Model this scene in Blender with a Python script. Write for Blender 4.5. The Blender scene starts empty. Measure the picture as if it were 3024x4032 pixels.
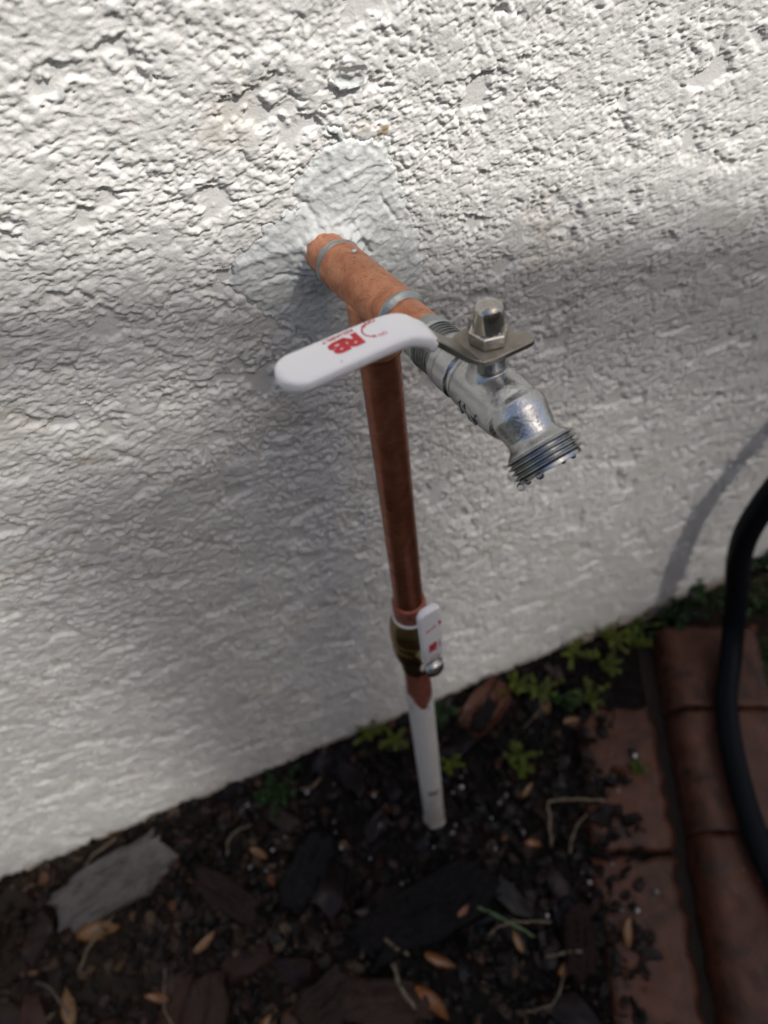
import bpy, bmesh, math, random
import numpy as np
from mathutils import Matrix, Vector

S = 0.001                                   # everything below is measured in millimetres
scene = bpy.context.scene
col = scene.collection

# ------------------------------------------------------------------ camera
CAM = np.array([-67.70, -238.68, 729.42])
RIGHT = np.array([0.9265, -0.3735, -0.0469]); FWD = np.array([0.1715, 0.5300, -0.8305])
FWD = FWD / np.linalg.norm(FWD); RIGHT = RIGHT - FWD * (RIGHT @ FWD); RIGHT /= np.linalg.norm(RIGHT)
UPV = np.cross(RIGHT, FWD)
cam_data = bpy.data.cameras.new('camera'); cam = bpy.data.objects.new('camera', cam_data); col.objects.link(cam)
m = Matrix.Identity(4)
for i in range(3):
    m[i][0] = RIGHT[i]; m[i][1] = UPV[i]; m[i][2] = -FWD[i]; m[i][3] = CAM[i] * S
cam.matrix_world = m
cam_data.sensor_fit = 'HORIZONTAL'; cam_data.sensor_width = 36.0; cam_data.lens = 36.04
cam_data.clip_start = 0.01; cam_data.clip_end = 300.0
cam_data.dof.use_dof = True; cam_data.dof.focus_distance = 0.258; cam_data.dof.aperture_fstop = 12.0
cam_data.dof.aperture_blades = 0
scene.camera = cam

# ------------------------------------------------------------------ sky, sun, exposure
SUN = np.array([0.62, -1.0, 1.58]); SUN /= np.linalg.norm(SUN)      # towards the sun
world = bpy.data.worlds.new('World'); scene.world = world; world.use_nodes = True
wn = world.node_tree.nodes; wl = world.node_tree.links
sky = wn.new('ShaderNodeTexSky'); sky.sky_type = 'NISHITA'; sky.sun_disc = False
sky.sun_elevation = math.asin(SUN[2]); sky.sun_rotation = math.atan2(SUN[0], SUN[1])
sky.air_density = 1.0; sky.dust_density = 3.0; sky.ozone_density = 0.4
bg = wn['Background']; bg.inputs['Strength'].default_value = 0.15
wl.new(sky.outputs[0], bg.inputs['Color'])
sun_data = bpy.data.lights.new('sun', 'SUN'); sun_data.energy = 3.8; sun_data.angle = math.radians(0.53)
sun_data.color = (1.0, 0.97, 0.92)
sun = bpy.data.objects.new('sun', sun_data); col.objects.link(sun)
sun.rotation_euler = Vector(SUN).to_track_quat('Z', 'Y').to_euler(); sun.location = (1, -2, 3)
scene.view_settings.view_transform = 'Standard'; scene.view_settings.look = 'None'
scene.view_settings.gamma = 1.0; scene.view_settings.exposure = 0.04
try:
    scene.cycles.use_denoising = True; scene.cycles.max_bounces = 8; scene.cycles.caustics_reflective = False
    scene.cycles.caustics_refractive = False; scene.cycles.sample_clamp_indirect = 6.0
except Exception:
    pass

rng = np.random.default_rng(11); random.seed(11)

# ------------------------------------------------------------------ numpy noise
def _hash(ix, iy, seed):
    h = (ix.astype(np.int64) * 374761393 + iy.astype(np.int64) * 668265263 + seed * 1442695041) & 0xffffffff
    h = ((h ^ (h >> 13)) * 1274126177) & 0xffffffff
    h = ((h ^ (h >> 16)) * 2246822519) & 0xffffffff
    return ((h ^ (h >> 15)) & 0xffffff) / float(0xffffff)

def noise(x, y, seed=0):
    ix = np.floor(x); iy = np.floor(y); fx = x - ix; fy = y - iy
    u = fx * fx * fx * (fx * (fx * 6 - 15) + 10); v = fy * fy * fy * (fy * (fy * 6 - 15) + 10)
    def g(dx, dy):
        a = _hash(ix + dx, iy + dy, seed) * 2 * np.pi
        return np.cos(a) * (fx - dx) + np.sin(a) * (fy - dy)
    n0 = g(0, 0) * (1 - u) + g(1, 0) * u; n1 = g(0, 1) * (1 - u) + g(1, 1) * u
    return (n0 * (1 - v) + n1 * v) * 1.5

def fbm(x, y, octv=4, seed=0, gain=0.5):
    s = 0; a = 1.0; f = 1.0; t = 0
    for o in range(octv):
        s = s + a * noise(x * f + 17.3 * o, y * f - 9.1 * o, seed + o); t += a; a *= gain; f *= 2.03
    return s / t

def lumps(x, y, cell, rmin, rmax, presence, seed):
    """rounded grains scattered one to a cell: height in units of the cell"""
    X = x / cell; Y = y / cell; ix = np.floor(X); iy = np.floor(Y); best = np.zeros_like(X)
    for dx in (-1, 0, 1):
        for dy in (-1, 0, 1):
            cx = ix + dx; cy = iy + dy
            px = cx + _hash(cx, cy, seed); py = cy + _hash(cx, cy, seed + 7)
            r = rmin + (rmax - rmin) * _hash(cx, cy, seed + 13)
            on = _hash(cx, cy, seed + 23) < presence
            d2 = ((X - px) ** 2 + (Y - py) ** 2) / (r * r)
            best = np.maximum(best, np.where(on & (d2 < 1), np.sqrt(np.maximum(1 - d2, 0)) * r, 0))
    return best * cell

def smooth(a, b, x):
    t = np.clip((x - a) / (b - a), 0, 1); return t * t * (3 - 2 * t)

def poly_sd(px, py, poly):
    """signed distance to a polygon, negative inside"""
    poly = np.asarray(poly, float); n = len(poly); d = np.full(px.shape, 1e9); inside = np.zeros(px.shape, bool)
    for i in range(n):
        a = poly[i]; b = poly[(i + 1) % n]; e = b - a
        t = np.clip(((px - a[0]) * e[0] + (py - a[1]) * e[1]) / (e @ e), 0, 1)
        d = np.minimum(d, np.hypot(px - a[0] - e[0] * t, py - a[1] - e[1] * t))
        c = ((a[1] > py) != (b[1] > py)); 
        xi = a[0] + (py - a[1]) * e[0] / (e[1] if abs(e[1]) > 1e-9 else 1e-9)
        inside ^= c & (px < xi)
    return np.where(inside, -d, d)

# ------------------------------------------------------------------ mesh helpers
def mesh_from(name, verts, faces, mat=None, shade=True, base=(0, 0, 0)):
    me = bpy.data.meshes.new(name)
    v = (np.asarray(verts, float) - np.asarray(base, float)) * S
    if isinstance(faces, np.ndarray):
        nf, k = faces.shape
        me.vertices.add(len(v)); me.vertices.foreach_set('co', v.astype(np.float32).ravel())
        me.loops.add(nf * k); me.loops.foreach_set('vertex_index', faces.astype(np.int32).ravel())
        me.polygons.add(nf); me.polygons.foreach_set('loop_start', np.arange(0, nf * k, k, dtype=np.int32))
        try: me.polygons.foreach_set('loop_total', np.full(nf, k, np.int32))
        except Exception: pass
        me.update(calc_edges=True)
    else:
        me.from_pydata([tuple(p) for p in v], [], [tuple(int(i) for i in f) for f in faces]); me.update()
    me.validate()
    if shade: me.polygons.foreach_set('use_smooth', np.ones(len(me.polygons), bool))
    if mat is not None: me.materials.append(mat)
    return me

def link(name, me, parent=None, loc=None):
    o = bpy.data.objects.new(name, me); col.objects.link(o)
    if parent is not None: o.parent = parent
    if loc is not None: o.location = tuple(np.asarray(loc, float) * S)
    return o

def tag(o, label=None, cat=None, group=None, kind=None):
    if label: o['label'] = label
    if cat: o['category'] = cat
    if group: o['group'] = group
    if kind: o['kind'] = kind
    return o

def empty(name, loc):
    o = bpy.data.objects.new(name, None); o.empty_display_size = 0.02; col.objects.link(o)
    o.location = tuple(np.asarray(loc, float) * S); return o

def crease(me, ang=35):
    """sharp edges over an angle on an otherwise smooth mesh"""
    bm = bmesh.new(); bm.from_mesh(me)
    for e in bm.edges:
        if len(e.link_faces) == 2: e.smooth = e.calc_face_angle(0) < math.radians(ang)
    bm.to_mesh(me); bm.free(); return me

def frame_from(axis, ref=(0, 0, 1)):
    a = np.asarray(axis, float); a = a / np.linalg.norm(a); r = np.asarray(ref, float)
    if abs(a @ r) > 0.95: r = np.array([1.0, 0, 0])
    e1 = np.cross(r, a); e1 /= np.linalg.norm(e1); e2 = np.cross(a, e1); return e1, e2, a

def lathe(p0, axis, prof, n=48, cap=True, wob=0.0, seed=0):
    """prof: (distance along the axis, radius)"""
    e1, e2, a = frame_from(axis); p0 = np.asarray(p0, float); V = []; Fc = []
    th = np.linspace(0, 2 * np.pi, n, endpoint=False)
    for k, (t, r) in enumerate(prof):
        rr = r
        if wob: rr = r * (1 + wob * noise(np.cos(th) * 2 + t * .11, np.sin(th) * 2 + t * .07 + 5, seed))
        V.append(p0 + a * t + np.outer(np.cos(th) * rr, e1) + np.outer(np.sin(th) * rr, e2))
    V = np.concatenate(V)
    for k in range(len(prof) - 1):
        for i in range(n):
            j = (i + 1) % n; Fc.append((k * n + i, k * n + j, (k + 1) * n + j, (k + 1) * n + i))
    if cap:
        Fc.append(tuple(range(n - 1, -1, -1))); b = (len(prof) - 1) * n; Fc.append(tuple(range(b, b + n)))
    return V, Fc

def merge(parts):
    V = []; Fc = []; o = 0
    for v, f in parts:
        V.append(np.asarray(v, float)); Fc += [tuple(int(i) + o for i in q) for q in f]; o += len(v)
    return np.concatenate(V), Fc

def loft(stations, n=28, p=2.6):
    """stations: centre, side vector, up vector, half width, half thickness"""
    V = []; Fc = []; th = np.linspace(0, 2 * np.pi, n, endpoint=False)
    cs = np.sign(np.cos(th)) * np.abs(np.cos(th)) ** (2 / p); sn = np.sign(np.sin(th)) * np.abs(np.sin(th)) ** (2 / p)
    for c, s_, u_, hw, ht in stations:
        V.append(np.asarray(c) + np.outer(cs * hw, s_) + np.outer(sn * ht, u_))
    V = np.concatenate(V); m_ = len(stations)
    for k in range(m_ - 1):
        for i in range(n):
            j = (i + 1) % n; Fc.append((k * n + i, k * n + j, (k + 1) * n + j, (k + 1) * n + i))
    Fc.append(tuple(range(n - 1, -1, -1))); b = (m_ - 1) * n; Fc.append(tuple(range(b, b + n)))
    return V, Fc

def tube(path, rad, n=12, wob=0):
    path = np.asarray(path, float); st = []
    rad = np.full(len(path), rad) if np.isscalar(rad) else np.asarray(rad)
    prev = None
    for i in range(len(path)):
        t = path[min(i + 1, len(path) - 1)] - path[max(i - 1, 0)]; t = t / np.linalg.norm(t)
        if prev is None: e1, e2, _ = frame_from(t)
        else: e1 = prev - t * (prev @ t); e1 /= np.linalg.norm(e1); e2 = np.cross(t, e1)
        prev = e1; st.append((path[i], e1, e2, rad[i], rad[i]))
    return loft(st, n, 2.0)

def catmull(pts, k=10):
    P = [np.asarray(p, float) for p in pts]; P = [2 * P[0] - P[1]] + P + [2 * P[-1] - P[-2]]; out = []
    for i in range(1, len(P) - 2):
        for t in np.linspace(0, 1, k, endpoint=False):
            a, b, c, d = P[i - 1:i + 3]
            out.append(.5 * (2 * b + (c - a) * t + (2 * a - 5 * b + 4 * c - d) * t * t + (3 * b - a - 3 * c + d) * t ** 3))
    out.append(P[-2]); return np.array(out)

def box(c, sx, sy, sz, ex=(1, 0, 0), ey=(0, 1, 0), ez=(0, 0, 1)):
    c = np.asarray(c, float); V = []
    for i in (-1, 1):
        for j in (-1, 1):
            for k in (-1, 1): V.append(c + np.asarray(ex) * sx * i / 2 + np.asarray(ey) * sy * j / 2 + np.asarray(ez) * sz * k / 2)
    return np.array(V), [(0, 1, 3, 2), (4, 6, 7, 5), (0, 4, 5, 1), (2, 3, 7, 6), (0, 2, 6, 4), (1, 5, 7, 3)]

def remesh(V, Fc, voxel, smooth_it=6):
    """fuse several closed shapes into one cast surface"""
    me = mesh_from('cast', V, Fc, None)
    bm = bmesh.new(); bm.from_mesh(me); bmesh.ops.recalc_face_normals(bm, faces=bm.faces); bm.to_mesh(me); bm.free()
    o = bpy.data.objects.new('cast', me); col.objects.link(o)
    r = o.modifiers.new('r', 'REMESH'); r.mode = 'VOXEL'; r.voxel_size = voxel * S
    s_ = o.modifiers.new('s', 'SMOOTH'); s_.iterations = smooth_it; s_.factor = 0.5
    bpy.context.view_layer.update()
    ev = o.evaluated_get(bpy.context.evaluated_depsgraph_get()); nm = bpy.data.meshes.new_from_object(ev)
    bpy.data.objects.remove(o); bpy.data.meshes.remove(me)
    v = np.empty(len(nm.vertices) * 3); nm.vertices.foreach_get('co', v); v = v.reshape(-1, 3) / S
    f = [tuple(p.vertices) for p in nm.polygons]; bpy.data.meshes.remove(nm)
    return v, f

def text_mesh(body, size=1.0, extrude=0.0, offset=0.0, spacing=1.0, align='CENTER'):
    """letters as flat outlines in the XY plane, returned as verts, faces"""
    cu = bpy.data.curves.new('t', 'FONT'); cu.body = body; cu.size = size; cu.extrude = extrude; cu.offset = offset
    cu.align_x = align; cu.align_y = 'CENTER'; cu.space_character = spacing; cu.resolution_u = 4
    o = bpy.data.objects.new('t', cu); col.objects.link(o); bpy.context.view_layer.update()
    me = bpy.data.meshes.new_from_object(o.evaluated_get(bpy.context.evaluated_depsgraph_get()))
    bm = bmesh.new(); bm.from_mesh(me); bmesh.ops.triangulate(bm, faces=bm.faces)
    v = np.array([tuple(q.co) for q in bm.verts]); f = [tuple(x.index for x in q.verts) for q in bm.faces]; bm.free()
    bpy.data.objects.remove(o); bpy.data.curves.remove(cu); bpy.data.meshes.remove(me)
    return v, f

# ------------------------------------------------------------------ materials
class NT:
    def __init__(s, name):
        s.m = bpy.data.materials.new(name); s.m.use_nodes = True; s.t = s.m.node_tree; s.n = s.t.nodes; s.b = s.n['Principled BSDF']
        s.tc = s.n.new('ShaderNodeTexCoord')
    def noise(s, scale, detail=3, rough=.55, dist=0, vec=None):
        q = s.n.new('ShaderNodeTexNoise'); q.inputs['Scale'].default_value = scale; q.inputs['Detail'].default_value = detail
        q.inputs['Roughness'].default_value = rough; q.inputs['Distortion'].default_value = dist
        s.t.links.new(vec if vec is not None else s.tc.outputs['Object'], q.inputs['Vector']); return q.outputs['Fac']
    def ramp(s, fac, stops):
        r = s.n.new('ShaderNodeValToRGB'); e = r.color_ramp.elements
        while len(e) < len(stops): e.new(.5)
        for q, (p, c) in zip(e, stops):
            q.position = p; q.color = (c, c, c, 1) if np.isscalar(c) else (*c, 1)
        s.t.links.new(fac, r.inputs['Fac']); return r.outputs['Color']
    def mix(s, fac, a, b, mode='MIX'):
        q = s.n.new('ShaderNodeMix'); q.data_type = 'RGBA'; q.blend_type = mode
        for i, v in ((0, fac), (6, a), (7, b)):
            if hasattr(v, 'links') or hasattr(v, 'is_linked'): s.t.links.new(v, q.inputs[i])
            elif i == 0: q.inputs[0].default_value = v
            else: q.inputs[i].default_value = (*v, 1)
        return q.outputs[2]
    def math(s, op, a, b=0.0):
        q = s.n.new('ShaderNodeMath'); q.operation = op
        for i, v in enumerate((a, b)):
            if hasattr(v, 'is_linked'): s.t.links.new(v, q.inputs[i])
            else: q.inputs[i].default_value = v
        return q.outputs[0]
    def attr(s, name):
        q = s.n.new('ShaderNodeAttribute'); q.attribute_name = name; return q.outputs['Fac']
    def rand(s):
        q = s.n.new('ShaderNodeObjectInfo'); return q.outputs['Random']
    def mapping(s, scale):
        q = s.n.new('ShaderNodeMapping'); q.inputs['Scale'].default_value = scale
        s.t.links.new(s.tc.outputs['Object'], q.inputs['Vector']); return q.outputs[0]
    def bump(s, h, dist, strength=1.0):
        q = s.n.new('ShaderNodeBump'); q.inputs['Distance'].default_value = dist; q.inputs['Strength'].default_value = strength
        s.t.links.new(h, q.inputs['Height'])
        if s.b.inputs['Normal'].is_linked: s.t.links.new(s.b.inputs['Normal'].links[0].from_socket, q.inputs['Normal'])
        s.t.links.new(q.outputs[0], s.b.inputs['Normal'])
    def set(s, **k):
        for a, v in k.items():
            i = s.b.inputs[a.replace('_', ' ')]
            if hasattr(v, 'is_linked'): s.t.links.new(v, i)
            else: i.default_value = (*v, 1) if not np.isscalar(v) and len(v) == 3 else v
        return s

def mat_wall():
    t = NT('stucco_paint')
    c = t.mix(t.noise(35, 4), (.71, .700, .672), (.77, .760, .732))
    c = t.mix(t.attr('stain'), c, (.36, .25, .09))
    c = t.mix(t.attr('dirt'), c, (.34, .26, .19))
    t.set(Base_Color=c, Roughness=.72); t.bump(t.noise(1300, 3), .00022, .8); t.bump(t.noise(520, 3), .0004, .4)
    return t.m
def mat_patch():
    t = NT('patch_mortar')
    c = t.mix(t.noise(90, 4), (.63, .65, .635), (.71, .73, .715)); t.set(Base_Color=c, Roughness=.8)
    t.bump(t.noise(900, 4, .65, 0), .00035, .8); return t.m
def mat_copper(name, base, dark, metal=.75, rough=.42, spots=.5):
    t = NT(name)
    f = t.ramp(t.noise(120, 6, .68, .8), [(.36, 0.0), (.62, 1.0)])
    c = t.mix(f, dark, base)
    sp = t.ramp(t.noise(620, 3, .6), [(.60, 0.0), (.74, 1.0)])
    c = t.mix(t.math('MULTIPLY', sp, spots), c, (.10, .045, .03))
    c = t.mix(t.math('MULTIPLY', t.ramp(t.noise(45, 4, .7, 1.5), [(.56, 0.), (.72, 1.)]), .35), c, (.62, .33, .20))
    t.set(Base_Color=c, Metallic=metal, Roughness=t.ramp(t.noise(160, 4), [(.3, rough - .1), (.7, rough + .14)]))
    t.bump(t.noise(700, 3), .00006, .5); return t.m
def mat_metal(name, c0, c1, rough=.3, bumpscale=900, bumpd=.00009, metal=1.0, dust=None):
    t = NT(name); c = t.mix(t.noise(130, 4, .6), c0, c1)
    if dust is not None:
        g = t.n.new('ShaderNodeNewGeometry'); sx = t.n.new('ShaderNodeSeparateXYZ'); t.t.links.new(g.outputs['Normal'], sx.inputs[0])
        f = t.math('MULTIPLY', t.ramp(sx.outputs[2], [(.35, 0.), (.95, 1.)]), t.ramp(t.noise(170, 4, .65), [(.34, 0.), (.66, 1.)]))
        f = t.math('MULTIPLY', f, dust[1]); c = t.mix(f, c, dust[0]); 
        t.set(Metallic=t.math('SUBTRACT', metal, t.math('MULTIPLY', f, .75)))
        t.set(Roughness=t.math('ADD', rough, t.math('MULTIPLY', f, .35)))
    else: t.set(Metallic=metal, Roughness=rough)
    t.set(Base_Color=c); t.bump(t.noise(bumpscale, 3, .5), bumpd, .8); return t.m
def mat_plain(name, c0, c1, rough, scale=60, bumpscale=0, bumpd=0, spec=.5, coat=0.0):
    t = NT(name); t.set(Base_Color=t.mix(t.noise(scale, 4), c0, c1), Roughness=rough)
    t.b.inputs['Specular IOR Level'].default_value = spec
    if coat: t.b.inputs['Coat Weight'].default_value = coat; t.b.inputs['Coat Roughness'].default_value = .08
    if bumpscale: t.bump(t.noise(bumpscale, 4), bumpd, .8)
    return t.m
def mat_vinyl():
    t = NT('white_vinyl'); c = t.mix(t.ramp(t.noise(190, 4, .6), [(.66, 0.), (.8, 1.)]), (.80, .80, .82), (.66, .66, .66))
    c = t.mix(t.ramp(t.noise(800, 2), [(.755, 0.), (.77, 1.)]), c, (.16, .15, .15))
    t.set(Base_Color=c, Roughness=.38); t.b.inputs['Subsurface Weight'].default_value = .12
    t.b.inputs['Subsurface Radius'].default_value = (.002, .002, .002); t.bump(t.noise(1100, 2), .00003, .5); return t.m
def mat_varied(name, cols, rough=.45, bumpscale=260, bumpd=.0012, grain=(1, 1, 1), coat=0.0, spec=.5):
    """one colour family; each object draws its own tone"""
    t = NT(name); n = len(cols)
    c = t.ramp(t.rand(), [(i / max(n - 1, 1), q) for i, q in enumerate(cols)])
    v = t.mapping(tuple(grain)); f = t.noise(150, 5, .65, .4, v)
    c = t.mix(1.0, c, t.ramp(f, [(.25, .45), (.75, 1.45)]), 'MULTIPLY')
    t.set(Base_Color=c, Roughness=t.ramp(t.noise(120, 3), [(.3, max(rough - .2, .05)), (.7, rough + .15)]))
    t.b.inputs['Specular IOR Level'].default_value = spec
    if coat: t.b.inputs['Coat Weight'].default_value = coat; t.b.inputs['Coat Roughness'].default_value = .12
    t.bump(t.noise(bumpscale, 4, .6, 0, v), bumpd, .9); return t.m

M_WALL = mat_wall(); M_PATCH = mat_patch()
M_COPPER = mat_copper('bright_copper', (.68, .31, .175), (.46, .18, .10), .65, .40, .6)
M_COPPER_DK = mat_copper('dull_copper', (.42, .155, .09), (.30, .108, .064), .88, .36, .2)
M_SOLDER = mat_metal('solder', (.20, .23, .22), (.50, .53, .51), .42, 700, .00025, .8)
M_CAST = mat_metal('cast_zinc', (.42, .43, .44), (.56, .57, .58), .20, 1150, .00016, 1.0, ((.26, .25, .22), .5))
M_THREAD = mat_metal('thread_steel', (.30, .31, .32), (.46, .47, .48), .24, 1500, .00004, 1.0)
M_CHROME = mat_metal('chrome', (.42, .41, .38), (.54, .53, .50), .12, 600, .00002, 1.0, ((.24, .20, .15), .75))
M_PLATE = mat_metal('lever_steel', (.26, .25, .225), (.38, .36, .32), .34, 900, .00005, 1.0, ((.19, .16, .12), .8))
M_BRASS = mat_metal('brass', (.20, .14, .06), (.30, .21, .09), .33, 700, .00008, 1.0)
M_VINYL = mat_vinyl()
M_RED = mat_plain('red_print', (.52, .02, .03), (.46, .02, .03), .45)
def mat_pvc():
    t = NT('white_pipe'); c = t.mix(t.noise(40, 4), (.60, .58, .55), (.70, .69, .67)); sx = t.n.new('ShaderNodeSeparateXYZ'); t.t.links.new(t.tc.outputs['Object'], sx.inputs[0])
    f = t.math('MULTIPLY', t.ramp(t.math('MULTIPLY', sx.outputs[2], 7.0), [(.02, 1.), (.75, 0.)]), t.ramp(t.noise(110, 5, .65), [(.30, .25), (.62, 1.)]))
    g = t.math('MULTIPLY', t.ramp(t.math('MULTIPLY', sx.outputs[2], 4.0), [(.88, 0.), (.96, 1.)]), t.ramp(t.noise(170, 5, .7), [(.52, 0.), (.62, .45)]))
    c = t.mix(f, c, (.20, .145, .11)); c = t.mix(g, c, (.12, .09, .06)); t.set(Base_Color=c, Roughness=.45); t.bump(t.noise(500, 3), .0001, .7); return t.m
M_PVC = mat_pvc()
M_INK = mat_plain('black_print', (.03, .03, .03), (.05, .05, .05), .6)

# ------------------------------------------------------------------ the house wall
PATCH = [(0.9, 597.1), (3.8, 591.2), (6.9, 584.3), (15.1, 581.6), (22.4, 580.7), (24.3, 567.5), (27.7, 557.3), (29.9, 546.7),
         (33.6, 535.0), (36.9, 523.4), (30.2, 515.7), (21.7, 508.1), (4.3, 500.5), (-12.7, 498.3), (-25.0, 511.1), (-34.3, 526.2),
         (-44.2, 541.9), (-40.4, 551.1), (-31.8, 554.3), (-27.9, 560.8), (-13.4, 564.8), (-13.4, 573.8), (-7.7, 580.8),
         (1.7, 582.7), (4.1, 585.0), (1.1, 591.8)]
FLAKE = [(1.8, 606.8), (5, 608.6), (9.0, 607.2), (14.6, 606.0), (15.8, 602.8), (11.6, 600.1), (8.5, 601.6), (5.3, 600.9)]
RIDGES = [([(-2.0, 555.5), (3.9, 556.8), (11.8, 561.2)], .6, 1.0), ([(-43.9, 548.4), (-27.5, 549.4), (-17.4, 550.1), (-5.6, 552.7)], .75, 1.8),
          ([(6.1, 553.0), (9.2, 545.6), (12.4, 537.5)], -1.0, .6), ([(-13.2, 568.6), (-9.6, 565.3), (-6.2, 553.7)], -.7, .9),
          ([(-30.1, 538.5), (-23.3, 539.5), (-14.4, 536.2)], -1.2, .8), ([(-32.3, 523.2), (-22.0, 510.5)], 1.0, .8), ([(-28.5, 565.9), (-19.4, 563.9)], 1.2, .8),
          ([(-2, 570), (14, 574)], .5, 1.0), ([(18, 560), (24, 548)], -.8, .7)]
HUB = np.array([-4.0, 541.5])                         # where the pipe enters the wall

def axis_pts(lo, hi, mid, fine, growth, outer_lo, outer_hi):
    """fine steps round mid, growing to either side, then a few long ones"""
    a = [mid]; s = fine
    while a[-1] < hi: a.append(a[-1] + s); s = fine * (1 + growth * abs(a[-1] - mid))
    b = [mid]; s = fine
    while b[-1] > lo: b.append(b[-1] - s); s = fine * (1 + growth * abs(b[-1] - mid))
    return np.array(outer_lo + b[::-1][:-1] + a + outer_hi, float)

def stucco_height(x, z):
    w1 = noise(x / 7.5, z / 7.5, 3); w2 = noise(x / 7.5, z / 7.5, 4); w3 = noise(x / 2.6, z / 2.6, 31); w4 = noise(x / 2.6, z / 2.6, 32)
    wx = x + 3.0 * w1 + 1.3 * w3; wz = z + 3.0 * w2 + 1.3 * w4                    # ragged outlines
    gx = x + .5 * w1 + .35 * w3; gz = z + .5 * w2 + .35 * w4                       # the grains stay round
    M = fbm(wx / 28, wz / 22, 4, 40, .60) + .24
    isl = smooth(-.06, .05, M); thick = smooth(.0, .55, M)
    M2 = fbm(wx / 12 + 50, wz / 11, 3, 60, .6)
    isl2 = smooth(.04, .12, M2) * isl
    plate = smooth(.05, .25, fbm(x / 26 + 9, z / 22, 3, 90))                      # smeared, flatter places
    b1 = lumps(gx, gz, 5.0, .26, .55, .62, 100); b2 = lumps(gx, gz, 2.7, .26, .56, .8, 140); b3 = lumps(gx, gz, 1.45, .28, .58, .85, 180)
    b4 = lumps(gx, gz, 4.4, .10, .24, .25, 220)
    h = .45 * fbm(x / 38, z / 38, 2, 9) + .10 * fbm(x / 3, z / 3, 2, 12)
    top = isl * (.50 + .28 * fbm(x / 9, z / 9, 2, 70)) + .55 * thick + isl2 * .50
    grain = isl * ((1 - .75 * plate) * ((.34 + .30 * (1 - smooth(380, 560, z))) * b1 + .62 * b2) + (1 - .35 * plate) * .78 * b3) + (1 - isl) * .6 * b4
    cap = 1.75 + .6 * fbm(x / 17, z / 17, 3, 80) - .35 * smooth(60, 160, x) + .12 * fbm(x / 1.6, z / 1.6, 2, 81)
    hh = top + grain
    k = .30; hh = -k * np.log(np.exp(-hh / k) + np.exp(-cap / k))                 # knocked-down tops
    pits = lumps(x, z, 7.0, .05, .09, .22 * smooth(540, 600, z), 300) * isl
    return h + hh * (1.12 + .30 * (1 - smooth(300, 520, z))) - pits * 3.0

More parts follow.
